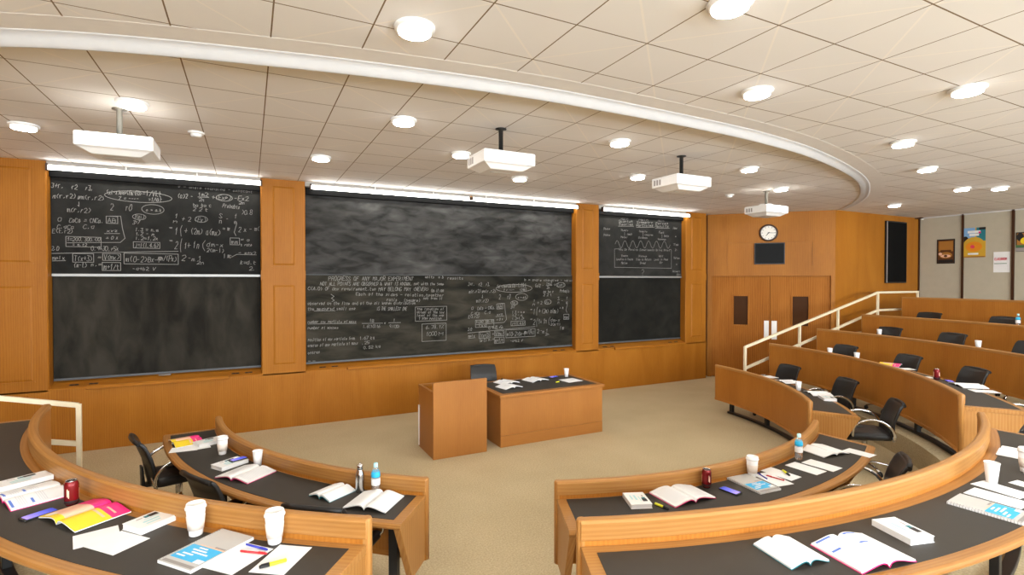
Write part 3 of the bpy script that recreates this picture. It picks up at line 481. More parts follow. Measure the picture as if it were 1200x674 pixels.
# ------------------------------------------------------------------ chalkboards
GL = {}
def G(chars, spec): GL[chars] = [[(int(q[0]), int(q[1])) for q in st.split()] for st in spec.split('|')]
for c_, sp_ in {'A':'00 26 40|12 32','B':'00 06 35 33 03|33 41 30 00','C':'45 36 16 04 02 10 30 41','D':'00 06 26 44 42 20 00','E':'46 06 00 40|03 33','F':'46 06 00|03 33','G':'45 36 16 04 02 10 30 42 22','H':'00 06|40 46|03 43','I':'20 26','J':'01 10 30 46','K':'00 06|46 02|13 40','L':'06 00 40','M':'00 06 23 46 40','N':'00 06 40 46','O':'16 36 44 42 30 10 02 04 16','P':'00 06 36 44 33 03','Q':'16 36 44 42 30 10 02 04 16|22 40','R':'00 06 36 44 33 03|23 40','S':'45 36 16 05 14 32 41 30 10 01','T':'06 46|26 20','U':'06 02 10 30 42 46','V':'06 20 46','W':'06 10 23 30 46','X':'00 46|06 40','Y':'06 23 46|23 20','Z':'06 46 00 40',
 'a':'34 14 03 01 10 31 34 30','b':'06 00 20 31 33 24 03','c':'33 14 03 01 10 31','d':'36 30 10 01 03 14 34','e':'02 32 33 14 03 01 10 31','f':'36 25 20|14 34','g':'34 14 03 02 31|34 30 10','h':'06 00|03 24 33 30','i':'14 10|16 15','j':'24 20 00|26 25','k':'06 00|34 02 30','l':'16 10','m':'00 04|03 14 20|23 34 40','n':'00 04|03 24 33 30','o':'14 03 01 10 21 33 24 14','p':'04 00|04 24 33 32 02','q':'34 30|34 14 03 02 32','r':'00 04|02 14 34','s':'34 14 03 32 31 00','t':'16 11 20 30|04 34','u':'04 01 10 31 34|31 30','v':'04 20 34','w':'04 10 22 30 44','x':'00 34|04 30','y':'04 21|34 00','z':'04 34 00 30',
 '0':'16 36 44 42 30 10 02 04 16','1':'14 26 20','2':'05 16 36 44 00 40','3':'06 46 23 42 30 10 01','4':'30 36 02 42','5':'46 06 03 33 42 30 00','6':'36 14 02 10 30 42 33 03','7':'06 46 10','8':'13 05 16 36 45 33 13 01 10 30 41 33','9':'41 46 16 04 13 43','.':'10 11','+':'03 43|21 25','-':'03 33','=':'02 42|04 44','/':'00 46','(':'36 14 12 30',')':'16 34 32 10','&':'40 05 16 25 01 10 43','?':'05 16 36 44 23 22|20 21','%':'00 46|05 16|31 40',',':'21 10','@':'14 03 01 10 31 33 14|00 34'}.items(): G(c_, sp_)

def ribbon(mb, pts, w, y):
    """thin raised chalk stroke"""
    for (a, b_) in zip(pts[:-1], pts[1:]):
        d = Vector((b_[0]-a[0], b_[1]-a[1]))
        if d.length < 1e-5: continue
        d.normalize(); q = Vector((-d.y, d.x))*w/2; e = d*w*.3
        c = [(a[0]-e.x+q.x, a[1]-e.y+q.y), (b_[0]+e.x+q.x, b_[1]+e.y+q.y), (b_[0]+e.x-q.x, b_[1]+e.y-q.y), (a[0]-e.x-q.x, a[1]-e.y-q.y)]
        k = mb.add([(x, y, z) for x, z in c]); mb.face([k, k+1, k+2, k+3])
def writing(items, name, parent, y, dx=0, dz=0, w=.0065, xmax=99, mb=None, rng=None, done=True):
    mb = mb or MB(); rng = rng or random.Random(3)
    for it in items:
        if it[0] == 'P':
            if max(p[0] for p in it[1])+dx > xmax: continue
            ribbon(mb, [(p[0]+dx, p[1]+dz) for p in it[1]], w, y)
        elif it[0] == 'E':
            if it[1]+it[3]+dx > xmax: continue
            ribbon(mb, [(it[1]+dx+it[3]*math.cos(t*PI/14), it[2]+dz+it[4]*math.sin(t*PI/14)) for t in range(30)], w, y)
        else:
            _, x0, z0, x1, z1, h, t = it
            if x1+dx > xmax: continue
            adv = (x1-x0)/len(t)
            for i, ch in enumerate(t):
                if ch not in GL: continue
                bx = x0+dx+adv*i; bz = z0+dz+(z1-z0)*i/len(t)+rng.uniform(-.05, .05)*h; sc = h*rng.uniform(.9, 1.08); sl = .12+rng.uniform(-.05, .05)
                for st in GL[ch]:
                    ribbon(mb, [(bx+(px/4)*adv*.78+(pz/6)*sc*sl+rng.uniform(-.004, .004), bz+pz/6*sc+rng.uniform(-.003, .003)) for px, pz in st], w*.85, y)
    if done: return tag(mb.build(name, 'chalk', parent, recalc=False), 'white chalk handwriting')
    return mb

def board(label, x0, x1, upper, lower, rail, front_upper):
    t = thing('chalkboard', label, 'chalkboard', group='sliding chalkboards on the front wall')
    yu, yl = (8.525, 8.55) if front_upper else (8.55, 8.525)
    g = .006
    mb = MB(); mb.box(x0+g, x1-g, yu, yu+.022, 2.262, 3.56); u = mb.build('upper_panel', upper, t)
    mb = MB(); mb.box(x0+g, x1-g, yl, yl+.022, .905, 2.285 if not front_upper else 2.30); l = mb.build('lower_panel', lower, t)
    mb = MB(); mb.box(x0+g, x1-g, yl-.012, yl-.002, .905, .935); tag(mb.build('bottom_rail', 'alu_dark', t, bevel=.003), 'dull aluminium bottom rail')
    if rail:
        mb = MB(); mb.box(x0+g, x1-g, yu-.016, yu-.002, 2.245, 2.282); tag(mb.build('pull_rail', 'alu', t, bevel=.003), 'dull aluminium pull rail')
    else:
        mb = MB(); mb.box(x0+g, x1-g, yl-.005, yl-.001, 2.278, 2.286); tag(mb.build('top_edge', 'alu_dark', t), 'thin grey top edge')
    mb = MB(); mb.box(x0+g, x1-g, 8.47, 8.545 if not front_upper else 8.52, 3.505, 3.612); tag(mb.build('top_housing', 'screen2', t, bevel=.004), 'black housing along the top')
    c = (x0+x1)/2
    L_ = (x1-x0)
    mb = MB(); a0, a1 = {0: (x0+.375, x1-.42), 1: (x0+.60, x1-.57), 2: (x0+.42, x1-.30)}[0 if L_ < 2.36 and x0 > 5 else (1 if L_ > 4 else 0)]
    mb.prism([(YW-.05, .80), (YW-.05, .825), (YW-.035, .842), (YW-.012, .842), (YW-.002, .825), (YW-.002, .79)], a0, a1, 0, lambda y, z, x: (x, y, z))
    mb.build('chalk_tray', 'wall_wood', t, grain='x', bevel=.004)
    return t, u, l, yu, yl
t, u, l, yu, yl = board('left chalkboard, formulas on its upper panel and a wiped blank lower panel', -2.25, .15, 'slateA', 'slateB', True, True)
writing(WL, 'chalk_writing', u, yu-.003)
t, u, l, yu, yl = board('wide middle chalkboard, dusty blank upper panel over a fully written lower panel', .755, 5.635, 'slateC', 'slateD', False, False)
mbw = writing(WM, '', None, yl-.003, done=False)
writing(WL, 'chalk_writing', l, yl-.003, 5.68, -1.275, xmax=5.62, mb=mbw)
t, u, l, yu, yl = board('right chalkboard with a chalk wave and box diagram on its upper panel', 6.18, 8.50, 'slateA', 'slateE', True, True)
writing(WR, 'chalk_writing', u, yu-.003)

# power sockets let into the sloping sill, two at each end of every board
def sill_z(y): return .83+(y-YW-.012)*(.895-.83)/(8.60-YW-.012)
SO = [(-2.02, 'left chalkboard, outer one at its left end'), (-1.82, 'left chalkboard, inner one at its left end'), (-.19, 'left chalkboard, inner one at its right end'), (-.02, 'left chalkboard, outer one at its right end'),
      (1.00, 'middle chalkboard, outer one at its left end'), (1.18, 'middle chalkboard, inner one at its left end'), (5.20, 'middle chalkboard, inner one at its right end'), (5.38, 'middle chalkboard, outer one at its right end'),
      (6.38, 'right chalkboard, outer one at its left end'), (6.56, 'right chalkboard, inner one at its left end'), (8.12, 'right chalkboard, inner one at its right end'), (8.29, 'right chalkboard, outer one at its right end')]
for x, w in SO:
    z = sill_z(8.47); sl = math.atan2(.065, .188)
    t = thing('power_outlet', 'small dark power socket under the '+w, 'power outlet', (x, 8.47, z), group='power sockets along the chalkboard sill')
    def tf(px, py, pz): return (px, py*math.cos(sl)-pz*math.sin(sl), py*math.sin(sl)+pz*math.cos(sl))
    mb = MB(); mb.box(-.048, .048, -.016, .016, .0005, .004, 0, tf); tag(mb.build('cover_plate', 'dark_brown', t), 'brown cover plate')
    for s_ in (-1, 1):
        mb = MB(); mb.box(s_*.024-.013, s_*.024+.013, -.01, .01, .0045, .007, 0, tf); mb.build('socket', 'black_print', t)
mb = MB(); mb.tube([(-1.12, 8.512, .895), (-.98, 8.512, .895)], .008, 10); tag(mb.build('chalk_stick', 'chalk'), 'white stick of chalk on the sill under the left chalkboard', 'chalk')

# fluorescent valance lights over each board
for x0, x1, w in ((-2.235, .16, 'left'), (.83, 5.655, 'middle'), (6.24, 8.575, 'right')):
    t = thing('board_light', 'long white fluorescent strip light above the %s chalkboard' % w, 'strip light', ((x0+x1)/2, 8.375, 3.61), group='strip lights over the chalkboards')
    h = (x1-x0)/2
    mb = MB(); mb.box(-h, h, -.026, .0225, .017, .027); mb.build('housing', 'white_enamel', t, bevel=.003)
    mb = MB(); mb.tube([(-h+.01, -.004, -.010), (h-.01, -.004, -.010)], .0255, 14); tag(mb.build('tube', 'tube', t), 'glowing white tube')
    for s_ in (-1, 1):
        mb = MB(); mb.box(s_*h-.012, s_*h+.012, -.036, .03, -.05, .038); tag(mb.build('end_cap', 'dark_brown' if w != 'x' else 'alu', t, bevel=.004), 'dark end cap')
    nb = 2 if w != 'middle' else 4
    for i in range(nb):
        x = -h+2*h*(i+1)/(nb+1)*1.0
        mb = MB(); mb.box(x-.008, x+.008, -.008, .008, .027, CEIL-3.61); mb.build('hanger', 'white_enamel', t)
        # small clip seen on the front of the tube
t = thing('ceiling_speaker', 'small brown junction knob in the strip light over the middle chalkboard', 'knob', (3.42, 8.32, 3.60))
t.name = 'junction_knob'
mb = MB(); mb.lathe([(.0, -.03), (.034, -.026), (.04, 0), (.034, .026), (0, .03)], 14); mb.build('knob_body', 'dark_brown', t)
mb = MB(); mb.lathe([(.0, .026), (.018, .028), (.02, .05), (0, .052)], 12); mb.build('knob_neck', 'gold_print', t)
# ------------------------------------------------------------------ ceiling fixtures
def downlight(label):
    t = thing('downlight', label, 'ceiling light', group='round ceiling downlights')
    mb = MB(); mb.lathe([(.085, 0), (.118, 0), (.120, -.012), (.112, -.020), (.098, -.022)], 32); tag(mb.build('trim_ring', 'white_enamel', t), 'white trim ring')
    mb = MB(); mb.lathe([(.0, -.005), (.096, -.005), (.098, -.034), (.095, -.040), (0, -.040)], 32); mb.build('lens_rim', 'lens_side', t)
    mb = MB(); mb.lathe([(.0, -.0402), (.0945, -.0402), (.088, -.045), (0, -.047)], 32); tag(mb.build('lens', 'glow', t), 'glowing lens')
    return t
DL = [((.872, 2.987), 'large round downlight above the curved fascia, nearest the top left'), ((2.30, 1.968), 'largest downlight, cut close to the top edge of the photo'), ((3.56, 2.783), 'downlight above the right part of the curved fascia, below the largest one'),
 ((4.966, 2.01), 'big downlight near the top right edge of the photo'), ((6.275, 3.10), 'downlight below and left of the big top right one'), ((8.012, 3.672), 'upper of the small downlights above the grey panels'), ((10.248, 4.209), 'left one of the pair of downlights above the grey wall panels'),
 ((10.687, 3.899), 'right one of the pair of downlights above the grey wall panels'), ((11.298, 5.719), 'small downlight close to the tall black panel'), ((1.28, 4.749), 'downlight between the left and middle projectors, nearer the curved fascia'),
 ((-.863, 5.309), 'downlight just above the leftmost projector'), ((-1.914, 6.543), 'downlight at the far left edge above the oak wall'), ((.775, 6.628), 'small downlight above the gap between the left and middle chalkboards'),
 ((2.215, 5.708), 'downlight just left of the middle projector'), ((3.498, 6.671), 'downlight partly behind the middle projector'), ((3.535, 4.446), 'downlight right of the middle projector under the fascia'), ((4.936, 5.804), 'small downlight left of the third projector'),
 ((5.914, 4.733), 'downlight between the third and fourth projectors, under the fascia'), ((7.647, 5.524), 'small downlight just above right of the farthest projector'), ((9.042, 6.86), 'tiny downlight behind the pole of the farthest projector'),
 # the same grid of lamps goes on over the rest of the room
 ((-3.2, 4.9), 0), ((-2.2, 3.2), 0), ((-4.6, 3.2), 0), ((-.6, 1.2), 0), ((-2.6, .6), 0), ((6.0, .4), 0), ((8.2, 1.6), 0), ((10.6, 1.6), 0), ((12.4, 2.8), 0), ((-.6, -1.8), 0), ((2.6, -2.2), 0), ((5.6, -2.0), 0), ((9.0, -1.0), 0), ((-5.2, .4), 0), ((-4.4, -2.6), 0), ((12.2, 0), 0)]
d0 = None
for i, ((x, y), w) in enumerate(DL):
    lab = w or 'round downlight on the ceiling outside the picture'
    if d0 is None: d0 = downlight(lab); d0.location = (x, y, CEIL)
    else: dup(d0, (x, y, CEIL), 0, lab)
def detector(x, y, label):
    t = thing('smoke_detector', label, 'smoke detector', (x, y, CEIL), group='smoke detectors on the ceiling')
    mb = MB(); mb.lathe([(.0, 0), (.075, 0), (.075, -.012), (.062, -.018), (0, -.018)], 24); mb.build('base_plate', 'white_plastic', t)
    mb = MB(); mb.lathe([(.0, -.018), (.05, -.018), (.048, -.04), (.034, -.048), (0, -.048)], 24); mb.build('sensor_dome', 'white_plastic', t)
detector(-.469, 6.106, 'small white smoke detector right of the leftmost projector')
detector(7.47, 6.375, 'small white smoke detector left of the farthest projector')

def projector(x, y, label, polemat, lens_side=1):
    t = thing('projector', label, 'projector', (x, y, CEIL), group='white projectors hung from the ceiling')
    W, Dp = .27, .21
    z1, z0 = -.262, -.385
    rings = []
    for (w, d, z) in ((W-.01, Dp-.01, z1), (W, Dp, z1-.008), (W, Dp, z0+.008), (W-.03, Dp-.03, z0-.004), (W-.10, Dp-.08, z0-.042), (W-.13, Dp-.10, z0-.045)):
        rings.append([(-w, -d, z), (w, -d, z), (w, d, z), (-w, d, z)])
    mb = MB(); mb.loft(rings, 0, False); body = mb.build('body', 'white_plastic', t, bevel=.006)
    mb = MB(); mb.box(-W-.0015, W+.0015, -Dp-.0015, Dp+.0015, z1-.022, z1-.019); mb.build('seam', 'greyline', body)
    mb = MB()
    for i in range(3):
        yy = Dp-.05-i*.045; mb.box(-W-.003, -W+.004, yy-.012, yy+.012, z0+.03, z1-.03)
    tag(mb.build('vent_slots', 'dkgrey_print', body), 'dark vent slots')
    mb = MB(); mb.box(-.12, .10, -.004, .004, z0-.0475, z0-.044); mb.build('underside_groove', 'dkgrey_print', body)
    L_ = MB(); rings = []
    for r, yy in ((.03, Dp-.01), (.046, Dp), (.046, Dp+.03), (.034, Dp+.032), (.03, Dp+.02), (0, Dp+.02)):
        rings.append([(.12+r*math.cos(a*PI/10), yy, -.33+r*math.sin(a*PI/10)) for a in range(20)])
    L_.loft(rings, 0, True, False); tag(L_.build('lens_barrel', 'plastic', t), 'black lens barrel')
    mb = MB(); mb.lathe([(.0, 0), (.055, 0), (.055, -.008), (.022, -.012), (.022, -.245), (.0, -.245)], 16); tag(mb.build('pole', polemat, t), 'ceiling pole')
    mb = MB(); mb.box(-.10, .10, -.07, .07, -.258, -.243); tag(mb.build('mount_plate', 'plastic', t, bevel=.003), 'black mounting plate')
    return t
projector(-1.0, 5.58, 'leftmost white projector, hung on a pale pole before the left chalkboard', 'grey_metal')
projector(2.211, 4.613, 'middle white projector, on a black pole before the middle chalkboard', 'steel_black')
projector(4.626, 4.65, 'third white projector from the left, on a black pole before the right chalkboard', 'steel_black')
projector(7.706, 5.83, 'farthest and smallest white projector, hung in front of the wall clock', 'grey_metal')

# ------------------------------------------------------------------ clock, screens, posters
t = thing('wall_clock', 'round white wall clock with a brown rim above the double door', 'clock', D(1.122, -.001, 3.235)); t.rotation_euler[2] = ang
def disc(name, prof, mat, label=None):
    mb = MB(); rings = [[(r*math.cos(2*PI*i/40), -y, r*math.sin(2*PI*i/40)) for i in range(40)] for r, y in prof]
    mb.loft(rings, 0, True); return tag(mb.build(name, mat, t), label)
disc('rim', [(.150, .0), (.186, .0), (.190, .02), (.180, .04), (.160, .042), (.152, .03), (.150, .0)], 'dark_brown')
disc('face', [(.156, .0), (.156, .024)], 'clock_face')
def hand(name, a, L_, w):
    mb = MB(); dx, dz = math.sin(a), math.cos(a)
    p = [(-w*dz-.02*dx, w*dx-.02*dz), (w*dz-.02*dx, -w*dx-.02*dz), (w*.5*dz+L_*dx, -w*.5*dx+L_*dz), (-w*.5*dz+L_*dx, w*.5*dx+L_*dz)]
    k = mb.add([(x, -.030, z) for x, z in p]); mb.add([(x, -.027, z) for x, z in p])
    mb.face([k, k+1, k+2, k+3]); mb.face([k+7, k+6, k+5, k+4])
    for i in range(4): mb.face([k+i, k+(i+1) % 4, k+4+(i+1) % 4, k+4+i])
    mb.build(name, 'black_print', t)
hand('minute_hand', R(92), .125, .006); hand('hour_hand', R(218), .085, .009)
mb = MB()
for i in range(12):
    a = R(30*i); dx, dz = math.sin(a), math.cos(a); w = .005; r0, r1 = .118, .142
    k = mb.add([(r*dx+s_*w*dz, -.0265, r*dz-s_*w*dx) for r, s_ in ((r0, -1), (r0, 1), (r1, 1), (r1, -1))]); mb.face([k, k+1, k+2, k+3])
mb.build('hour_marks', 'black_print', t, recalc=False)

t = thing('display_screen', 'small black display screen in the oak panel above the double door', 'screen', D(1.143, 0, 2.557)); t.rotation_euler[2] = ang
mb = MB(); mb.box(-.302, .302, -.035, -.001, -.01, .46); mb.build('housing', 'plastic', t, bevel=.006)
mb = MB(); mb.box(-.285, .285, -.038, -.0345, .008, .443); mb.build('glass', 'screen', t)
t = thing('wall_panel', 'tall black panel hung high on the right oak wall', 'panel', (13.33, 6.73, 2.13))
mb = MB(); mb.box(-.42, .42, -.05, -.001, 0, 1.42); mb.build('frame', 'plastic', t, bevel=.01)
mb = MB(); mb.box(-.39, .39, -.054, -.048, .03, 1.39); mb.build('cloth_front', 'screen2', t)
mb = MB(); mb.box(-.42, -.395, -.057, -.049, .01, 1.41); mb.build('edge_strip', 'dkgrey_print', t)
t = thing('corner_lamp', 'tiny lit fitting high in the corner between oak wall and grey panels', 'lamp', (14.22, 6.60, 3.654))
mb = MB(); mb.box(-.05, .05, -.01, .128, 0, .029); mb.build('bracket', 'dark_brown', t)
mb = MB(); mb.lathe([(.0, 0), (.03, -.002), (.036, -.02), (0, -.03)], 12); mb.build('cover', 'white_plastic', t)

XW = 14.36; KW = 14.36/14.04
def poster(name, label, cat, y0, y1, z0, z1, blocks, base):
    y0, y1, z0, z1 = y0*KW, y1*KW, 2.2+(z0-2.2)*KW, 2.2+(z1-2.2)*KW
    """y0 > y1; blocks in 0..1 of width (left to right as seen) and height"""
    t = thing(name, label, cat, (XW-.001, (y0+y1)/2, z0)); w = (y0-y1); h = z1-z0
    mb = MB(); mb.box(-.006, 0, -w/2, w/2, 0, h); mb.build('sheet', base, t)
    mats = []; mb = MB()
    for i, b in enumerate(blocks):
        mt, poly = b
        if mt not in mats: mats.append(mt)
        x = -.0068-.0005*i
        k = mb.add([(x, w/2-w*px, h*pz) for px, pz in poly]); mb.face(list(range(k, k+len(poly))), None, mats.index(mt))
    if blocks: mb.build('printed_picture', mats, t, recalc=False)
    return t
def rc(a, b, c, d): return [(a, c), (b, c), (b, d), (a, d)]
def ell(cx, cy, rx, ry, n=18): return [(cx+rx*math.cos(2*PI*i/n), cy+ry*math.sin(2*PI*i/n)) for i in range(n)]
poster('poster', 'dark brown poster on the first grey wall panel', 'poster', 6.215, 5.875, 2.57, 3.12,
       [('brown_print', rc(.06, .94, .04, .96)), ('gold_print', rc(.12, .9, .5, .92)), ('brown_print', rc(.2, .8, .5, .56)), ('gold_print', ell(.5, .34, .36, .13)), ('peach', ell(.5, .31, .28, .06)), ('peach', ell(.2, .40, .1, .06)), ('brown_print', ell(.5, .31, .1, .05)), ('black_print', rc(.08, .92, .05, .16))], 'black_print')
poster('poster', 'blue and orange poster with a white heading on the second grey wall panel', 'poster', 5.735, 5.335, 2.69, 3.335,
       [('sky_print', rc(0, .55, .55, 1)), ('teal', rc(.6, 1, .55, 1)), ('black_print', rc(.72, 1, .92, 1)), ('black_print', ell(.12, .60, .14, .12)), ('amber_print', ell(.5, .36, .5, .33)), ('amber_print', rc(0, 1, 0, .45)), ('orange_print', ell(.5, .36, .36, .17)), ('pinkred_print', ell(.44, .36, .10, .06)), ('paper', rc(.22, .78, .82, .90)), ('paper', rc(.3, .72, .72, .80)), ('magenta', rc(.7, .8, .8, .86)), ('paper', rc(.24, .7, .09, .15)), ('gold_print', rc(0, 1, 0, .04))], 'amber_print')
t = poster('notice', 'white notice with red lettering and a dark line on the second grey panel', 'notice', 5.20, 4.935, 2.36, 2.79, [('green_print', rc(.04, .82, .415, .445))], 'paper')
LW = []
mb = MB()
for i, ch in enumerate('CLASSROOM'):
    for st in GL[ch]:
        pts = [(.115-.205*(i/9)-(px/4)*.017, .262+pz/6*.05) for px, pz in st]
        for a, b_ in zip(pts[:-1], pts[1:]):
            d = Vector((b_[0]-a[0], b_[1]-a[1])); d.normalize(); q = Vector((-d.y, d.x))*.0045
            k = mb.add([(-.0082, a[0]+q.x, a[1]+q.y), (-.0082, b_[0]+q.x, b_[1]+q.y), (-.0082, b_[0]-q.x, b_[1]-q.y), (-.0082, a[0]-q.x, a[1]-q.y)]); mb.face([k, k+1, k+2, k+3])
tag(mb.build('red_lettering', 'pinkred_print', t, recalc=False), 'line of red capitals')
poster('poster', 'dark yellow and black poster at the right edge of the photo', 'poster', 4.845, 4.50, 2.78, 3.175,
       [('gold_print', rc(.05, .95, .3, .95)), ('black_print', ell(.2, .75, .16, .22)), ('yellow_print', ell(.5, .55, .3, .2)), ('green_print', rc(0, 1, .22, .34)), ('dkgrey_print', rc(0, 1, .02, .2)), ('black_print', ell(.62, .6, .12, .2))], 'black_print')

# ------------------------------------------------------------------ tiered desks
def cap_prof(zt): return [(-.005, zt-.040), (-.005, zt-.014), (.004, zt-.003), (.016, zt), (.036, zt), (.048, zt-.003), (.056, zt-.014), (.056, zt-.095), (.030, zt-.095), (.030, zt-.040)]
def desk(k, a0, a1, label, depth, strip, ends=(True, True), nleg=4, skew=(0, 0)):
    global SK
    SK = (a0, a1, skew[0], skew[1])
    try: return desk_(k, a0, a1, label, depth, strip, ends, nleg)
    finally: SK = None
def desk_(k, a0, a1, label, depth, strip, ends, nleg):
    """a0 < a1 in degrees round the horseshoe; ends: which ends carry a sloping end panel (a0, a1)"""
    z0 = TIER[k]; zt, zd, zb = (.80 if k < 3 else .77), .68, .225
    am = R((a0+a1)/2); o = pol(k, am, .25, 0)
    t = thing('curved_desk', label, 'desk', (o[0], o[1], z0), group='curved oak desks of the tiers')
    def fix(ob): ob.location = (-o[0], -o[1], 0); return ob
    n = max(10, int((a1-a0)*1.2)); r0 = rr(k, am)
    # modesty panel, vertical grain
    mb = MB(); prof = [(0, zb), (0, zt-.036), (.05, zt-.036), (.05, zb)]
    ths = [R(a0+(a1-a0)*i/n) for i in range(n+1)]; L = r0*R(a1-a0)
    zs = [zb, zt-.036, zt-.036, zb, zb]
    mb.loft([[pol(k, th, d, z) for d, z in prof] for th in ths], 0, False, True, True, lambda a, i: (zs[i]+.05*i, L*a/n))
    fix(mb.build('modesty_panel', 'panel_wood', t, grain='z'))
    mb = MB(); sweep(mb, k, cap_prof(zt), a0, a1, n, sm=False); fix(mb.build('cap_rail', 'desk_wood', t, bevel=.004))
    mb = MB(); sweep(mb, k, [(-.006, zb-.004), (-.006, zb+.03), (.0, zb+.034), (.052, zb+.034), (.052, zb-.004)], a0, a1, n); fix(mb.build('bottom_rail', 'panel_wood', t))
    # desktop with rounded nosing
    mb = MB(); dp = depth
    sweep(mb, k, [(.05, zd-.038), (.05, zd), (dp-.016, zd), (dp-.004, zd-.006), (dp, zd-.018), (dp-.003, zd-.032), (dp-.016, zd-.038)], a0, a1, n); fix(mb.build('desktop', 'desk_wood', t, bevel=.003))
    e = math.degrees(.062/r0)
    mb = MB(); sweep(mb, k, [(.054+strip, zd-.004), (.054+strip, zd+.0025), (dp-.062, zd+.0025), (dp-.062, zd-.004)], a0+e*(1 if ends[0] else .7), a1-e*(1 if ends[1] else .7), n); tag(fix(mb.build('writing_surface', 'blacktop', t)), 'charcoal black writing surface')
    for a, on, sgn in ((a0, ends[0], 1), (a1, ends[1], -1)):
        if not on: continue
        th = R(a); w = .04/r0*sgn
        def tf(x, y, z): return pol(k, th+w*z+.0012*sgn, x, y)
        mb = MB(); mb.prism([(.05, zb+.0), (.05, zd-.038), (dp-.012, zd-.038), (.05+(dp-.05)*.52, zb)], 0, 1, 0, tf); fix(mb.build('end_panel', 'desk_wood', t, grain='z', bevel=.004))
        mb = MB(); rings = []
        for z in (zb-.003, zt-.012, zt-.001): 
            q = .0262 if z < zt-.01 else .022
            c = pol(k, th+.010/r0*sgn, .0255, z)
            rings.append([(c[0]+q*math.cos(2*PI*i/20), c[1]+q*math.sin(2*PI*i/20), z) for i in range(20)])
        mb.loft(rings, 0, True); fix(mb.build('end_post', 'desk_wood', t, grain='z'))
    # black steel legs on a curved foot rail
    mb = MB(); sweep(mb, k, [(.165, .0), (.165, .035), (.235, .035), (.235, .0)], a0+1.6, a1-1.6, n); tag(fix(mb.build('foot_rail', 'steel_black', t, bevel=.006)), 'black steel foot rail')
    for i in range(nleg):
        a = a0+2.6+(a1-a0-5.2)*i/(nleg-1); th = R(a); w = .030/r0
        def tf(x, y, z): return pol(k, th+w*z, x, y)
        mb = MB(); mb.prism([(.175, .035), (.175, zd-.038), (.225, zd-.038), (.225, .035)], -1, 1, 0, tf); tag(fix(mb.build('leg', 'steel_black', t, bevel=.005)), 'black steel leg')
    return t
desk(1, 184.8, 232.6, 'front row curved oak desk on the left, with the two bottles near its end', .50, .012, (True, True))
desk(1, 247.2, 299.2, 'front row curved oak desk in the lower middle, with phone, can and open book', .52, .012, (True, True), 4, (0, -6.5))
desk(1, 313.9, 355.7, 'front row curved oak desk before the door side, with a lone white cup', .50, .012, (True, True), 4, (-4, 0))
desk(2, 184.0, 234.4, 'second row curved oak desk at the bottom left, with the colourful magazine', .55, .045, (True, True))
desk(2, 246.3, 297.6, 'second row curved oak desk at the bottom right, with two open books', .55, .060, (True, True), 4, (0, -4))
desk(2, 307.2, 357.0, 'second row curved oak desk at the right, with a red can and open books', .55, .012, (True, True))
desk(3, 308.0, 357.6, 'third row curved oak desk on the right tiers, two white cups on it', .52, .012, (True, True))
desk(4, 313.0, 357.9, 'fourth row oak desk on the right tiers, with a water bottle', .52, .012, (True, True))
desk(5, 318.0, 358.3, 'rearmost oak desk before the grey wall panels', .52, .012, (True, True))

# ------------------------------------------------------------------ handrails at the ends of the tiers
def rail(label, sgn, x0, xs, xe, y, zt0, zt1, drop, posts):
    t = thing('handrail', label, 'handrail', (x0, y, 0))
    def bar(name, pts, w=.026):
        mb = MB(); mb.tube([(p[0]-x0, 0, p[1]) for p in pts], w, 4, flat=(.018, .022)); return mb.build(name, 'cream', t, bevel=.003)
    bar('top_bar', [(x0, zt0), (xs, zt1), (xe, zt1)]); bar('lower_bar', [(x0, zt0-drop), (xs, zt1-drop), (xe, zt1-drop)])
    for px, zb in posts:
        f = max(0, min(1, (px-x0)/(xs-x0))); z = zt0+(zt1-zt0)*f
        mb = MB(); mb.box(px-x0-.02, px-x0+.02, -.02, .02, zb, z+.012); mb.build('post', 'cream', t, bevel=.003)
rail('cream handrail climbing beside the tiers in front of the double door', 1, 7.795, 11.86, 13.45, 6.30, 1.014, 1.935, .375, [(7.795, 0), (9.29, .28), (10.48, .516), (11.86, .745), (13.42, 1.07)])
rail('cream handrail at the left edge beside the second row desk', -1, -1.47, -5.55, -7.4, 6.30, .998, 1.92, .37, [(-1.47, 0), (-2.96, .28), (-4.15, .516), (-5.55, .745), (-7.1, 1.07)])

# ------------------------------------------------------------------ lectern and teacher's desk
t = thing('lectern', 'oak lectern with a tall plain front, left of the teacher desk', 'lectern', (1.985, 6.05, 0))
mb = MB(); mb.box(0, .715, 0, .035, 0, .945); mb.build('front_panel', 'teach_wood', t, bevel=.004)
for x, nm in ((0.005, 0), (.68, 1)):
    mb = MB(); mb.prism([(.035, .0), (.62, .0), (.62, .795), (.035, .795)], x, x+.03, 0, lambda y, z, xx: (xx, y, z)); mb.build('side_panel', 'teach_wood', t, bevel=.003)
mb = MB(); mb.box(.035, .68, .05, .60, .70, .72); tag(mb.build('reading_shelf', 'blacktop', t), 'dark recessed shelf')
mb = MB()
for q in ((.0, .04, .035, .625), (.675, .715, .035, .625), (.04, .675, .585, .625), (.04, .675, .035, .075)): mb.box(q[0], q[1], q[2], q[3], .795, .822)
mb.build('top_frame', 'teach_wood', t, grain='x', bevel=.003)
mb = MB(); mb.box(.035, .68, .12, .60, .08, .10); mb.build('bottom_shelf', 'teach_wood', t, grain='x')
mb = MB(); mb.box(-.004, .005, .592, .620, .02, .55); tag(mb.build('edge_strip', 'white_plastic', t), 'white vertical edge strip')

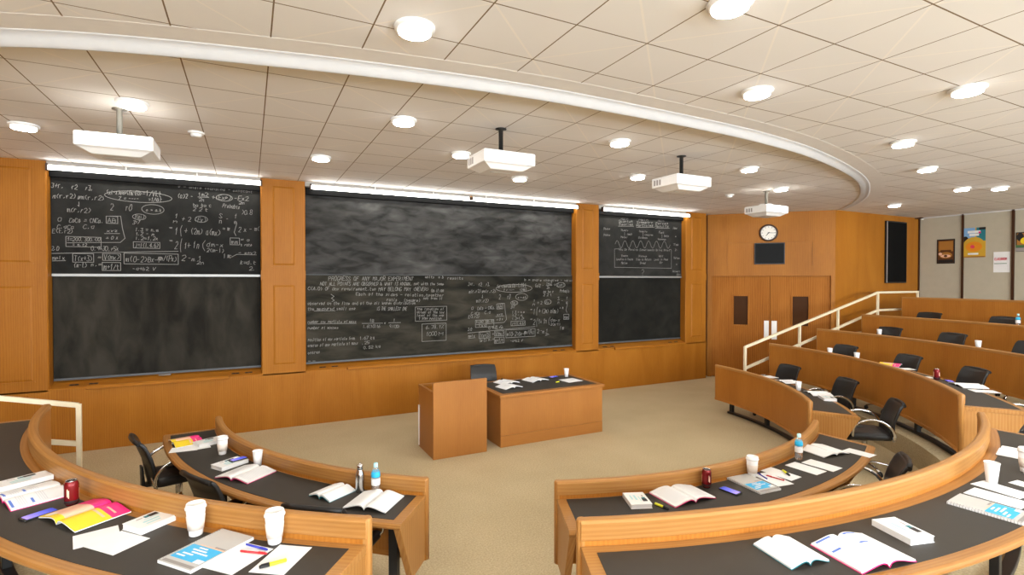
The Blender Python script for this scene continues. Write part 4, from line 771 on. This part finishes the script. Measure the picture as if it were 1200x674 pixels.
t = thing('teacher_desk', 'large oak teacher desk with a black inlaid top beside the lectern', 'desk', (2.92, 6.08, 0))
mb = MB()
mb.box(.0, 1.635, .025, .055, .152, .655)
mb.build('front_panel', 'teach_wood', t, bevel=.003)
mb = MB(); mb.box(.0, 1.635, .022, .055, 0, .150); mb.build('plinth', 'teach_wood', t, grain='x', bevel=.002)
for x in (.0, 1.605):
    mb = MB(); mb.box(x, x+.03, .056, .90, 0, .655); mb.build('side_panel', 'teach_wood', t, bevel=.003)
mb = MB(); mb.box(-.022, 1.660, 0, .94, .655, .692); mb.build('desktop', 'teach_wood', t, grain='x', bevel=.006)
mb = MB(); mb.box(.06, 1.575, .085, .86, .688, .6945); tag(mb.build('writing_surface', 'blacktop', t), 'black inlaid writing surface')
for x0 in (.035, 1.22):
    mb = MB(); mb.box(x0, x0+.38, .35, .88, .08, .65); c = mb.build('drawer_pedestal', 'teach_wood', t, grain='x', bevel=.003)
    for z in (.12, .30, .48):
        mb = MB(); mb.box(x0+.02, x0+.36, .881, .895, z, z+.16); mb.build('drawer', 'teach_wood', c, grain='x', bevel=.003)
# ------------------------------------------------------------------ office chairs (facing +Y, base at the floor)
def make_chair():
    t = thing('office_chair', '', 'chair', group='black leather office chairs')
    # seat cushion
    def rrect(w, d, r, n=5):
        out = []
        for cx, cy, a0 in ((w-r, d-r, 0), (-w+r, d-r, 90), (-w+r, -d+r, 180), (w-r, -d+r, 270)):
            for i in range(n+1): a = R(a0+90*i/n); out.append((cx+r*math.cos(a), cy+r*math.sin(a)))
        return out
    mb = MB(); rings = []
    for s_, z in ((.90, .385), (.98, .392), (1, .41), (1, .432), (.97, .448), (.88, .458), (.5, .460)):
        rings.append([(x*s_, y*s_, z-(.035*max(0, (y-.12)/.1)**2 if y > .12 else 0)+.010*(abs(x)/.22)**2) for x, y in rrect(.225, .22, .07)])
    mb.loft(rings); mb.build('seat', 'leather', t)
    # backrest: a curved leather shell with horizontal seams and a rolled top
    mb = MB(); rings = []
    prof = [(.40, -.205, .195), (.47, -.220, .205), (.55, -.232, .212), (.60, -.242, .214), (.605, -.240, .214), (.66, -.258, .214), (.72, -.280, .212), (.725, -.279, .212), (.77, -.302, .209), (.795, -.318, .206), (.812, -.334, .200)]
    for z, y, w in prof:
        ring = []; th = .030 if z < .8 else .024
        for i in range(13): u = -1+2*i/12; ring.append((w*u, y+.028*u*u-(.004 if z in (.605, .725) else 0), z))
        for i in range(13): u = 1-2*i/12; ring.append((w*u, y+.028*u*u-th, z-.006))
        rings.append(ring)
    mb.loft(rings); back = mb.build('backrest', 'leather', t, bevel=.006)
    mb = MB(); mb.tube([(-.2, -.325, .800), (-.1, -.343, .808), (0, -.349, .810), (.1, -.343, .808), (.2, -.325, .800)], .019, 10); mb.build('top_roll', 'leather', back)
    mb = MB(); mb.prism([(-.03, .36), (-.03, .40), (-.26, .40), (-.275, .56), (-.29, .56), (-.285, .375)], -.045, .045, 0, lambda y, z, x: (x, y, z)); tag(mb.build('back_bracket', 'plastic', t, bevel=.004), 'black bracket under the back')
    for s_ in (-1, 1):
        pts = []
        for i in range(15):
            a = R(196-172*i/14); pts.append((s_*.255, -.02+.205*math.cos(a)*1.0, .455+.175*math.sin(a)))
        pts = [(s_*.20, -.235, .50)]+pts+[(s_*.235, .17, .44), (s_*.19, .145, .395)]
        mb = MB(); mb.tube(pts, .012, 8, flat=(.014, .008)); tag(mb.build('armrest', 'chrome', t), 'chrome arched armrest')
    mb = MB(); mb.lathe([(.0, .40), (.05, .398), (.05, .36), (.03, .355), (.028, .23), (.036, .22), (.036, .09), (.05, .085), (.05, .06), (0, .06)], 16); tag(mb.build('gas_lift', 'chrome', t), 'chrome gas lift')
    for i in range(5):
        a = R(-18+72*i); c, s_ = math.cos(a), math.sin(a)
        mb = MB(); mb.tube([(.03*c, .03*s_, .085), (.12*c, .12*s_, .088), (.22*c, .22*s_, .072), (.275*c, .275*s_, .055)], .016, 8, flat=(.019, .012)); l = mb.build('base_leg', 'chrome', t)
        mb = MB()
        for q in (-.014, .014):
            rings = [[(.275*c-s_*(q+w)+c*r*math.cos(b*PI/8), .275*s_+c*(q+w)+s_*r*math.cos(b*PI/8), .027+r*math.sin(b*PI/8)) for b in range(16)] for r, w in ((.012, -.009), (.027, -.007), (.027, .007), (.012, .009))]
            mb.loft(rings)
        mb.tube([(.275*c, .275*s_, .03), (.275*c, .275*s_, .062)], .007, 8); tag(mb.build('caster', 'plastic', l), 'black twin caster')
    return t
CH = [ # row, r of the seat centre (row offset), angle, extra turn, label
 (1, 4.28, 348.0, 0, 'black office chair farthest along the front row right desk, nearest the handrail'),
 (1, 4.32, 333.5, 0, 'black office chair behind the open papers on the front row right desk'),
 (1, 4.22, 317.0, -4, 'black office chair pulled out past the near end of the front row right desk'),
 (1, 4.07, 284.8, 18, 'black office chair half hidden behind the bottom right desk panel'),
 (2, 5.47, 348.5, 0, 'black office chair between two white cups on the second row right desk'),
 (2, 5.47, 337.0, 0, 'black office chair behind the yellow magazine on the second row right desk'),
 (2, 5.47, 325.8, 0, 'black office chair behind the red can and books, second row right desk'),
 (2, 5.47, 311.0, 0, 'black office chair at the right photo edge, near end of the second row right desk'),
 (3, 6.90, 351.4, 0, 'black office chair with a white cup in front of it on the third row'),
 (3, 6.90, 342.8, 0, 'black office chair in the middle of the third row, left of a cup'),
 (3, 6.90, 333.5, 0, 'black office chair at the right edge of the photo on the third row'),
 (4, 8.30, 353.0, 0, 'black office chair top showing over the fourth row desk, left one'),
 (4, 8.30, 344.8, 0, 'black office chair top showing over the fourth row desk, beside the water bottle'),
 (1, 3.97, 191.3, 6, 'black office chair seen side on, far end of the front row left desk'),
 (1, 3.90, 210.3, 0, 'black office chair tucked in the middle of the front row left desk'),
 (1, 3.92, 225.0, 8, 'black office chair showing only its top edge, near end of the front row left desk'),
 (2, 5.41, 205.0, 8, 'black office chair under the bottom left corner of the second row left desk'),
]
ch0 = None
for k, r, a, turn, lab in CH:
    th = R(a); x, y = CX+r*math.cos(th), CY+r*math.sin(th); rz = th+PI/2+R(turn)
    if ch0 is None: ch0 = make_chair(); ch0['label'] = lab; ch0.location = (x, y, TIER[k]); ch0.rotation_euler[2] = rz
    else: dup(ch0, (x, y, TIER[k]), rz, lab)
dup(ch0, (3.31, 7.42, 0), PI-R(12), 'black office chair standing behind the teacher desk')

# ------------------------------------------------------------------ things on the desks
Z1, Z2, Z3, Z4, ZT = .6828, .9628, TIER[3]+.6828, TIER[4]+.6828, .6948
def lidded_cup(x, y, z, label, s=1.0, g='white takeaway cups with lids'):
    t = thing('takeaway_cup', label, 'cup', (x, y, z), random.uniform(0, 6), g)
    H = .134*s
    mb = MB(); mb.lathe([(.0, 0), (.029*s, 0), (.030*s, .003), (.043*s, H), (.040*s, H), (.0, H-.004)], 28); mb.build('cup', 'cup', t)
    mb = MB(); mb.lathe([(.0330*s, .030*s), (.0350*s, .030*s), (.0415*s, .092*s), (.0395*s, .092*s)], 28); mb.f.pop(); mb.build('sleeve', 'sleeve', t)
    mb = MB(); mb.lathe([(.0465*s, H-.004), (.047*s, H+.002), (.044*s, H+.006), (.041*s, H+.020), (.037*s, H+.021), (.034*s, H+.012), (0, H+.012)], 28); mb.build('lid', 'white_plastic', t)
    return t
def short_cup(x, y, z, label, s=1.0):
    t = thing('paper_cup', label, 'cup', (x, y, z), 0, 'small white open paper cups')
    mb = MB(); H = .122*s
    mb.lathe([(.0, 0), (.027*s, 0), (.038*s, H), (.0365*s, H), (.026*s, .006), (0, .006)], 26); mb.build('cup', 'cup', t)
    mb = MB(); rings = [[((.0385*s+.0022*math.cos(b*PI/4))*math.cos(i*PI/13), (.0385*s+.0022*math.cos(b*PI/4))*math.sin(i*PI/13), H+.0022*math.sin(b*PI/4)) for b in range(8)] for i in range(27)]
    mb.loft(rings, 0, True, False); mb.build('rolled_rim', 'cup', t)
    return t
def can(x, y, z, label):
    t = thing('drink_can', label, 'can', (x, y, z), 2.2, 'red drink cans')
    mb = MB(); mb.lathe([(.0, .004), (.024, 0), (.030, .010), (.033, .018), (.033, .112), (.031, .120), (.026, .132)], 28); mb.f.pop(); b = mb.build('body', 'red_can', t)
    mb = MB()
    for a0, z0, z1, w in ((0, .04, .10, .5), (2.1, .05, .092, .35), (4.0, .03, .085, .45)):
        rings = [[(.0334*math.cos(a0+w*q/6), .0334*math.sin(a0+w*q/6), zz+.006*math.sin(q)) for q in range(7)] for zz in (z0, (z0+z1)/2, z1)]
        mb.loft(rings, 0, True, False, False)
    mb.build('pale_print', 'peach', b, recalc=False)
    mb = MB(); mb.lathe([(.0, .003), (.0235, 0), (.0303, .0105), (.0333, .019), (.0333, .030)], 28); mb.f.pop(); mb.build('dark_base', 'black_print', b)
    mb = MB(); mb.lathe([(.026, .131), (.0275, .135), (.026, .136), (.024, .131), (0, .131)], 28); l = mb.build('lid', 'steel', t)
    mb = MB(); mb.box(-.008, .010, -.006, .006, .1325, .1345); mb.build('pull_tab', 'steel', l, bevel=.001)
def bottle(x, y, z, label):
    t = thing('water_bottle', label, 'bottle', (x, y, z), 0, 'clear water bottles with blue caps')
    mb = MB(); mb.lathe([(.0, .004), (.024, 0), (.030, .008), (.030, .05), (.028, .055), (.030, .06), (.030, .125), (.031, .135), (.026, .158), (.015, .180), (.0125, .188), (.0125, .196), (0, .196)], 28); mb.build('body', 'clear', t)
    mb = MB(); mb.lathe([(.0306, .115), (.0318, .118), (.0318, .15), (.0300, .155)], 28); mb.f.pop(); mb.f.pop(); mb.build('label', 'cyan_cap', t) if False else None
    mb = MB(); mb.lathe([(.0309, .118), (.0316, .121), (.0322, .133), (.0275, .157), (.0270, .157)], 28); mb.build('blue_label', 'cyan_cap', t)
    mb = MB(); mb.lathe([(.0306, .062), (.0312, .064), (.0312, .108), (.0306, .110)], 28); tag(mb.build('white_label', 'paper', t), 'pale label band')
    mb = MB(); mb.lathe([(.0, .188), (.0155, .188), (.016, .190), (.0155, .213), (.013, .216), (0, .216)], 20); mb.build('cap', 'palecyan', t)
def flask(x, y, z, label):
    t = thing('steel_flask', label, 'bottle', (x, y, z))
    mb = MB(); mb.lathe([(.0, .002), (.028, 0), (.031, .006), (.031, .118), (.028, .138), (.019, .160), (.0185, .166), (0, .166)], 32); mb.build('body', 'steel', t)
    mb = MB(); mb.lathe([(.0, .166), (.0195, .166), (.0205, .168), (.0205, .192), (.018, .196), (.010, .198), (.010, .206), (0, .207)], 28); mb.build('stopper', 'steel', t)
    mb = MB(); mb.lathe([(.0190, .1655), (.0212, .166), (.0212, .1695), (.0190, .170)], 28); mb.build('dark_band', 'plastic', t)

def lines(mb, x0, x1, y0, y1, n, zf, m=0, ragged=.25):
    """printed rules between x0..x1, stacked from y0 to y1, laid on zf(x)"""
    for i in range(n):
        y = y0+(y1-y0)*(i+.5)/n; h = abs(y1-y0)/n*.22; xe = x1-(x1-x0)*random.random()*ragged
        xs_ = [x0+(xe-x0)*q/6 for q in range(7)]
        rings = [[(x, y-h, zf(x)), (x, y+h, zf(x))] for x in xs_]
        mb.loft(rings, m, False, False, False)
def page_z(x, w, lift=.014):
    lift *= 1.25
    """height of an open page at distance x from the spine"""
    u = abs(x)/w
    return .0035+lift*math.sin(PI*min(1, u*1.02)**.55)*(1-.30*u)+.001
def open_book(x, y, z, rz, w, h, label, cover='magenta', style='text', lift=.018, th=.010):
    """open book: pages spread along +-x (w each), spine along y (length h)"""
    t = thing('open_book', label, 'book', (x, y, z), rz, 'open books on the desks')
    n = 14
    def zf(px): return page_z(px, w, lift)+th*.55
    for s_ in (-1, 1):
        rings = []
        for i in range(n+1):
            px = s_*w*i/n; top = zf(px)
            rings.append([(px, -h/2, max(.0022, top-th*(.75 if i else .5))), (px, -h/2, top), (px, h/2, top), (px, h/2, max(.0022, top-th*(.75 if i else .5)))])
        mb = MB(); mb.loft(rings, 0, False); p = mb.build('page_block', 'paper', t)
        if style:
            mats = ['greyline', 'blue_print']; q = MB(); zz = lambda px: zf(px)+.0006
            a, b_ = (.14*w, .90*w) if s_ > 0 else (-.90*w, -.14*w)
            if style == 'text':
                lines(q, a, b_, .40*h, -.40*h, 16, zz, 0)
            elif style == 'sections':
                for yy, wd in ((.40, .7), (.06, .45)):
                    lines(q, a, a+(b_-a)*wd, yy*h+.026, yy*h, 1, zz, 1, .1); lines(q, a, b_, yy*h-.012, yy*h-.20*h, 4, zz, 0)
            elif style == 'faint':
                lines(q, a, b_, .40*h, -.10*h, 6, zz, 0)
            q.build('printed_text', mats, p, recalc=False)
    mb = MB(); rings = []
    for i in range(-n, n+1):
        px = w*1.02*i/n; top = max(.0, zf(min(abs(px), w))-th*.75-.0028) if abs(i) else 0
        rings.append([(px, -h/2-.003, top), (px, -h/2-.003, top+.0022), (px, h/2+.003, top+.0022), (px, h/2+.003, top)])
    mb.loft(rings, 0, False); tag(mb.build('cover', cover, t), cover.split('_')[0]+' cover')
    return t
def magazine(x, y, z, rz, w, h, label):
    """open magazine lying face down, its covers printed yellow, peach and magenta; spine along y, +y the magenta end"""
    t = thing('magazine', label, 'magazine', (x, y, z), rz, 'yellow and magenta magazines')
    n = 12
    def zf(px): return page_z(px, w, .020)+.004
    for s_ in (-1, 1):
        rings = []
        for i in range(n+1):
            px = s_*w*i/n; top = zf(px); rings.append([(px, -h/2, max(.0, top-.005)), (px, -h/2, top), (px, h/2, top), (px, h/2, max(.0, top-.005))])
        mb = MB(); mb.loft(rings, 0, False); mb.build('pages', 'paper', t)
    def zone(name, mt, x0, x1, y0, y1, dz, slant=0):
        mb = MB(); rings = []
        for i in range(n+1):
            px = x0+(x1-x0)*i/n; rings.append([(px, y0+slant*px, zf(px)+dz), (px, y1+slant*px*.3, zf(px)+dz)])
        mb.loft(rings, 0, False, False, False); mb.build(name, mt, t, recalc=False)
    zone('yellow_cover', 'yellow_print', -.0, w, -h/2, .16*h, .0008); zone('magenta_cover', 'magenta', .0, w, .16*h, h/2, .0008)
    zone('yellow_corner', 'yellow_print', -w, 0, -h/2, -.34*h, .0008); zone('peach_cover', 'peach', -w, 0, -.34*h, .18*h, .0008); zone('magenta_back', 'magenta', -w, 0, .18*h, h/2, .0008)
    zone('white_flash', 'paper', -.86*w, -.55*w, -.44*h, -.28*h, .0016); zone('pale_text', 'peach', .2*w, .8*w, .04*h, .09*h, .0016); zone('pale_title', 'peach', .35*w, .8*w, .26*h, .30*h, .0016)
    return t
def sheet(x, y, z, rz, w, h, label, g='loose white sheets of paper', curl=.0):
    t = MB(); rings = []; n = 8
    for i in range(n+1):
        px = -w/2+w*i/n; zz = .0008+curl*(abs(px)/(w/2))**3
        rings.append([(px, -h/2, zz-.0006), (px, -h/2, zz+.0006), (px, h/2, zz+.0006), (px, h/2, zz-.0006)])
    t.loft(rings, 0, False); o = t.build('paper_sheet', 'paper', None, (x, y, z), rz)
    return tag(o, label, 'paper', g)
def booklet(x, y, z, rz, w, h, label, th=.030):
    """thick white paperback with a small dark picture and pale blue print on its cover"""
    t = thing('paperback', label, 'book', (x, y, z), rz, 'thick white paperbacks')
    mb = MB(); mb.box(-w/2+.002, w/2-.003, -h/2+.003, h/2-.003, .002, th-.002); mb.build('page_block', 'paper', t)
    mb = MB(); mb.prism([(-w/2, 0), (w/2, 0), (w/2, .002), (-w/2+.002, .002), (-w/2+.002, th-.002), (w/2, th-.002), (w/2, th), (-w/2, th)], -h/2, h/2, 0, lambda a, b_, c: (a, c, b_)); c = mb.build('cover', 'white_enamel', t)
    mb = MB(); mb.m = []
    def rct(a, b_, c_, d, m): k = mb.add([(a*w/2, c_*h/2, th+.0006), (b_*w/2, c_*h/2, th+.0006), (b_*w/2, d*h/2, th+.0006), (a*w/2, d*h/2, th+.0006)]); mb.face([k, k+1, k+2, k+3], None, m)
    rct(.35, .80, -.55, -.10, 0); rct(.40, .75, -.10, .12, 1); rct(.15, .25, -.5, .3, 2); rct(-.25, -.05, -.3, .5, 2); rct(-.6, -.45, -.2, .5, 2); rct(.55, .66, .2, .5, 3)
    mb.build('cover_print', ['black_print', 'teal', 'palecyan', 'dkgrey_print'], c, recalc=False)
    return t
def notebook(x, y, z, rz, w, h, label):
    """spiral notebook: w along x, h along y; wire along the -x edge; cyan block towards -y"""
    t = thing('spiral_notebook', label, 'notebook', (x, y, z), rz, 'grey and cyan spiral notebooks')
    th = .014
    mb = MB(); mb.box(-w/2, w/2, -h/2, h/2, 0, th-.0015); mb.build('pages', 'paper', t)
    mb = MB(); mb.box(-w/2, w/2, -h/2, h/2, th-.0012, th); c = mb.build('cover', 'grey_print', t)
    q = MB()
    def rct(a, b_, c_, d, m, dz=.0006): k = q.add([(a*w/2, c_*h/2, th+dz), (b_*w/2, c_*h/2, th+dz), (b_*w/2, d*h/2, th+dz), (a*w/2, d*h/2, th+dz)]); q.face([k, k+1, k+2, k+3], None, m)
    rct(-.86, .92, -.72, 0.0, 0); rct(-.86, .92, -.96, -.84, 1); rct(-.5, .96, .02, .06, 2); rct(.3, .9, .06, .13, 3)
    for i, (a, b_) in enumerate(((-.3, .2), (-.45, .35), (-.3, .62), (-.6, .0), (-.75, -.25))): rct(a, b_, -.12-i*.12, -.06-i*.12, 4, .0012)
    rct(.5, .92, -.72, -.55, 4, .0012)
    q.build('cover_print', ['cyan', 'dkgrey_print', 'peach', 'dkgrey_print', 'paper'], c, recalc=False)
    mb = MB(); N = 24
    for i in range(N):
        yy = -h/2+h*(i+.5)/N; pts = [(-w/2+.004+.008*math.cos(a*PI/5), yy+.002*a/10, th/2+.010*math.sin(a*PI/5)) for a in range(11)]
        mb.tube(pts, .0009, 5)
    tag(mb.build('spiral_wire', 'steel', t), 'steel spiral wire')
    return t
def phone(x, y, z, rz, label, L_=.145, w=.068):
    t = thing('phone', label, 'phone', (x, y, z), rz, 'phones with blue screens')
    mb = MB(); mb.box(-L_/2, L_/2, -w/2, w/2, 0, .009); mb.build('body', 'plastic', t, bevel=.003)
    mb = MB(); mb.box(-L_/2+.012, L_/2-.004, -w/2+.004, w/2-.004, .0088, .0097); tag(mb.build('screen', 'phone', t), 'lit violet and blue screen')
    mb = MB(); mb.lathe([(.0, .0), (.004, 0), (.004, .0006), (0, .0006)], 12, 0, (-L_/2+.006, 0, .0092)); mb.build('home_button', 'steel', t)
def pen(x, y, z, rz, col, label, L_=.135):
    t = thing('pen', label, 'pen', (x, y, z+.0048), rz, 'pens on the desks')
    def rod(prof, name, mt):
        mb = MB(); mb.loft([[(q, r*math.cos(b*PI/6), r*math.sin(b*PI/6)) for b in range(12)] for q, r in prof]); mb.build(name, mt, t)
    rod([(-L_/2, .003), (-L_/2+.003, .0045), (L_/2-.045, .0045), (L_/2-.045, .004)], 'barrel', col)
    rod([(L_/2-.046, .0045), (L_/2-.044, .0050), (L_/2-.004, .0048), (L_/2, .003)], 'cap', col)
    mb = MB(); mb.box(L_/2-.042, L_/2-.008, -.0012, .0012, .0045, .0066); mb.build('clip', col, t)
def highlighter(x, y, z, rz, label):
    t = thing('highlighter', label, 'highlighter', (x, y, z+.0078), rz, 'yellow highlighters')
    def rod(prof, name, mt, lab=None):
        mb = MB(); mb.loft([[(q, r*1.15*math.cos(b*PI/6), r*.85*math.sin(b*PI/6)) for b in range(12)] for q, r in prof]); tag(mb.build(name, mt, t), lab)
    rod([(-.055, .006), (-.053, .0085), (.012, .009), (.014, .008)], 'barrel', 'yellow')
    rod([(.013, .0075), (.0135, .009), (.050, .0082), (.054, .006)], 'cap', 'plastic', 'black cap')
    mb = MB(); mb.box(.016, .046, -.0025, .0025, .006, .0095); mb.build('clip', 'plastic', t)

d = R
# second row, left
booklet(-1.235, 4.135, Z2, d(122), .135, .25, 'white paperback at the left photo edge on the second row left desk')
highlighter(-1.33, 4.075, Z2, d(35), 'yellow highlighter at the left edge of the photo beside a paperback')
open_book(-1.117, 3.880, Z2, d(118), .175, .25, 'open book with blue headings at the left end of the second row left desk', 'magenta', 'sections', .016)
phone(-.997, 3.538, Z2, d(38), 'phone with a violet screen between the open book and the magazine, bottom left')
can(-.883, 3.63, Z2, 'dark red drink can on the second row left desk')
magazine(-.777, 3.425, Z2, d(-53), .18, .25, 'yellow, peach and magenta magazine lying open on the second row left desk')
sheet(-.665, 3.115, Z2+.0003, d(14), .175, .16, 'white sheet half under the magazine on the second row left desk')
sheet(-.562, 2.997, Z2+.0022, d(42), .165, .205, 'white sheet beside the one under the magazine, second row left desk')
booklet(-.450, 3.155, Z2, d(130), .145, .195, 'white paperback between the magazine and the takeaway cup, second row left desk')
lidded_cup(-.241, 2.93, Z2, 'lidded takeaway cup left of the spiral notebook, second row left desk')
notebook(-.179, 2.726, Z2, d(-50), .215, .312, 'grey and cyan spiral notebook on the second row left desk')
sheet(-.049, 2.591, Z2, d(43), .225, .165, 'white sheet with a blue and a red pen on it, second row left desk')
pen(.021, 2.651, Z2+.0016, d(-49), 'blue', 'blue pen lying on a sheet, second row left desk')
pen(.008, 2.604, Z2+.0016, d(-37), 'red', 'red pen lying on a sheet, second row left desk')
sheet(.119, 2.495, Z2, d(55), .228, .16, 'white sheet under a yellow highlighter, near end of the second row left desk')
highlighter(.082, 2.457, Z2+.0016, d(186), 'yellow highlighter on the sheet at the near end of the second row left desk')
lidded_cup(.098, 2.671, Z2, 'lidded takeaway cup at the near end of the second row left desk')
# front row, left
magazine(-.54, 5.69, Z1, d(-73), .16, .225, 'yellow and magenta magazine at the far end of the front row left desk')
sheet(-.53, 5.46, Z1, d(-4), .22, .15, 'white sheet in front of the far magazine, front row left desk')
sheet(-.42, 5.47, Z1+.0022, d(10), .17, .17, 'white sheet overlapping another below the far magazine, front row left desk')
booklet(-.350, 5.545, Z1, d(118), .14, .22, 'white paperback beside the far takeaway cup, front row left desk')
lidded_cup(-.221, 5.158, Z1, 'lidded takeaway cup on the front row left desk')
booklet(-.154, 4.812, Z1, d(125), .148, .23, 'white paperback with a blue phone on top, front row left desk')
phone(-.094, 4.83, Z1+.0308, d(27), 'blue phone lying on a white paperback, front row left desk', .13, .062)
short_cup(.050, 4.700, Z1, 'small open paper cup behind the open book, front row left desk')
open_book(-.034, 4.524, Z1, d(132), .165, .27, 'open book with printed pages beside the small paper cup, front row left desk', 'magenta', 'text', .020)
open_book(.516, 3.848, Z1, d(122), .108, .225, 'small blank open book with a teal cover left of the steel flask', 'teal', None, .020, .014)
flask(.696, 3.787, Z1, 'brushed steel flask next to the water bottle on the front row left desk')
bottle(.792, 3.716, Z1, 'clear water bottle with a blue label beside the steel flask')
open_book(.748, 3.560, Z1, d(139), .155, .27, 'large blank open book in front of the two bottles, front row left desk', 'plastic', None, .024)
# front row, lower middle
booklet(2.348, 2.752, Z1, d(-22), .145, .195, 'white paperback at the left end of the lower middle front row desk')
highlighter(2.445, 2.620, Z1, d(-80), 'yellow highlighter between the paperback and the open book, lower middle desk')
open_book(2.704, 2.697, Z1, d(-2), .18, .26, 'open book with printed pages on the lower middle front row desk', 'magenta', 'text', .022)
can(2.976, 2.728, Z1, 'red drink can behind the phone on the lower middle front row desk')
phone(3.066, 2.593, Z1, d(98), 'phone with a violet screen between the can and the spiral notebook, lower middle desk')
lidded_cup(3.462, 2.726, Z1, 'lidded takeaway cup on the lower middle front row desk')
notebook(3.324, 2.608, Z1, d(-4), .20, .31, 'grey and cyan spiral notebook on the lower middle front row desk')
sheet(3.545, 2.61, Z1, d(-8), .15, .25, 'white sheet with pens right of the spiral notebook, lower middle desk')
sheet(3.70, 2.655, Z1, d(5), .14, .25, 'white sheet with a highlighter behind the water bottle, lower middle desk')
pen(3.52, 2.68, Z1+.0016, d(70), 'blue', 'blue pen on a sheet by the spiral notebook, lower middle desk', .12)
pen(3.572, 2.61, Z1+.0016, d(104), 'red', 'red pen on a sheet by the spiral notebook, lower middle desk')
highlighter(3.736, 2.635, Z1+.0016, d(-120), 'yellow highlighter on the sheet left of the water bottle, lower middle desk')
sheet(3.986, 2.643, Z1, d(5), .147, .255, 'white sheet just in front of the water bottle, lower middle desk')
sheet(4.167, 2.626, Z1+.0002, d(6), .150, .25, 'white sheet between the water bottle and the open book, lower middle desk')
bottle(4.141, 2.807, Z1, 'clear water bottle with a blue label on the lower middle front row desk')
open_book(4.518, 2.836, Z1, d(-6), .155, .26, 'blank open book at the right end of the lower middle front row desk', 'plastic', None, .016)
sheet(4.762, 2.668, Z1, d(5), .13, .22, 'white sheet at the far right end of the lower middle front row desk')
# second row, bottom right
open_book(2.175, 1.512, Z2, d(-9), .105, .215, 'small blank open book with a teal cover on the bottom right desk', 'teal', None, .018)
open_book(2.466, 1.366, Z2, d(-9), .158, .25, 'open book with blue headings on the bottom right desk', 'magenta', 'sections', .020)
booklet(2.833, 1.384, Z2, d(-15), .138, .205, 'white paperback right of the open book on the bottom right desk')
notebook(3.546, 1.316, Z2, d(6), .195, .31, 'grey and cyan spiral notebook at the right edge of the bottom right desk')
sheet(3.775, 1.37, Z2, d(3), .155, .25, 'white sheet beside the spiral notebook, bottom right desk')
sheet(3.955, 1.415, Z2+.0002, d(-5), .145, .235, 'white sheet in front of the small paper cup, bottom right desk')
sheet(4.165, 1.33, Z2, d(-5), .10, .22, 'white sheet under the lidded cup at the right edge, bottom right desk')
short_cup(4.039, 1.491, Z2, 'small open paper cup on the bottom right desk')
lidded_cup(4.464, 1.473, Z2, 'lidded takeaway cup cut by the right edge of the photo, bottom right desk')
open_book(4.86, 1.62, Z2, d(10), .14, .24, 'blank open book behind the lidded cup at the right edge of the photo', 'plastic', None, .018)
# front row, right
short_cup(6.713, 4.561, Z1, 'small paper cup on the front row right desk')
open_book(6.74, 4.30, Z1, d(56), .15, .25, 'blank open book beside the paper cup on the front row right desk', 'plastic', None, .018)
booklet(6.55, 4.06, Z1, d(-40), .15, .22, 'white paperback in front of the open book on the front row right desk')
open_book(7.12, 5.02, Z1, d(70), .13, .22, 'open book at the far part of the front row right desk', 'plastic', 'faint', .014)
sheet(7.20, 5.42, Z1, d(75), .20, .28, 'white sheet near the handrail end of the front row right desk')
# second row, right
short_cup(8.467, 5.215, Z2, 'far left paper cup beside the chair on the second row right desk')
short_cup(8.299, 4.698, Z2, 'paper cup right of the farthest chair on the second row right desk')
magazine(8.27, 4.22, Z2, d(-160), .16, .25, 'yellow magazine peeking over the second row right desk panel')
sheet(8.12, 3.96, Z2, d(60), .15, .22, 'white sheet right of the yellow magazine, second row right desk')
sheet(7.66, 3.50, Z2, d(50), .13, .16, 'white sheet left of the red can on the second row right desk')
can(7.60, 3.352, Z2, 'small red drink can on the second row right desk')
phone(7.60, 3.22, Z2, d(40), 'phone with a violet screen right of the red can, second row right desk')
open_book(7.46, 2.98, Z2, d(50), .15, .25, 'open book right of the phone on the second row right desk', 'plastic', 'faint', .016)
sheet(7.28, 2.76, Z2, d(48), .16, .24, 'white sheet at the near end of the second row right desk')
# upper rows
short_cup(10.0, 5.28, Z3, 'paper cup at the far left of the third row desk')
short_cup(9.42, 3.65, Z3, 'paper cup in the middle of the third row desk')
bottle(11.30, 3.86, Z4, 'water bottle with a blue label on the fourth row desk at the right edge')
# teacher's desk
open_book(3.24, 6.50, ZT, d(12), .15, .24, 'open book at the left front of the teacher desk', 'plastic', 'faint', .018)
open_book(3.35, 6.80, ZT, d(12), .15, .24, 'open book behind another at the left of the teacher desk', 'plastic', 'faint', .018)
open_book(3.82, 6.78, ZT, d(12), .16, .25, 'open book in the middle of the teacher desk', 'plastic', 'faint', .018)
phone(4.19, 6.86, ZT, d(15), 'blue phone near the paper cup on the teacher desk', .16, .08)
short_cup(4.40, 6.82, ZT, 'white paper cup at the right of the teacher desk')
sheet(4.29, 6.53, ZT, d(6), .27, .25, 'white sheet at the front right of the teacher desk')
highlighter(4.05, 6.49, ZT, d(14), 'yellow highlighter left of the sheet on the teacher desk')

# ------------------------------------------------------------------ camera and world
cam = bpy.data.cameras.new('camera'); cam.sensor_width = 36; cam.lens = 608.0/1200*36; cam.clip_start = .05; cam.clip_end = 100
co = bpy.data.objects.new('camera', cam); COL.objects.link(co); co.location = (0, 0, 2.2)
co.rotation_euler = (R(90-.8284), 0, R(-26.827)); scene.camera = co
w = bpy.data.worlds.new('world'); scene.world = w; w.use_nodes = True
w.node_tree.nodes['Background'].inputs['Color'].default_value = (.8, .85, .9, 1); w.node_tree.nodes['Background'].inputs['Strength'].default_value = .05
vs = scene.view_settings; vs.view_transform = 'Standard'; vs.look = 'None'; vs.exposure = 1.75; vs.gamma = 1.0; vs.use_curve_mapping = False
scene.cycles.use_denoising = True
scene.cycles.max_bounces = 10; scene.cycles.diffuse_bounces = 6
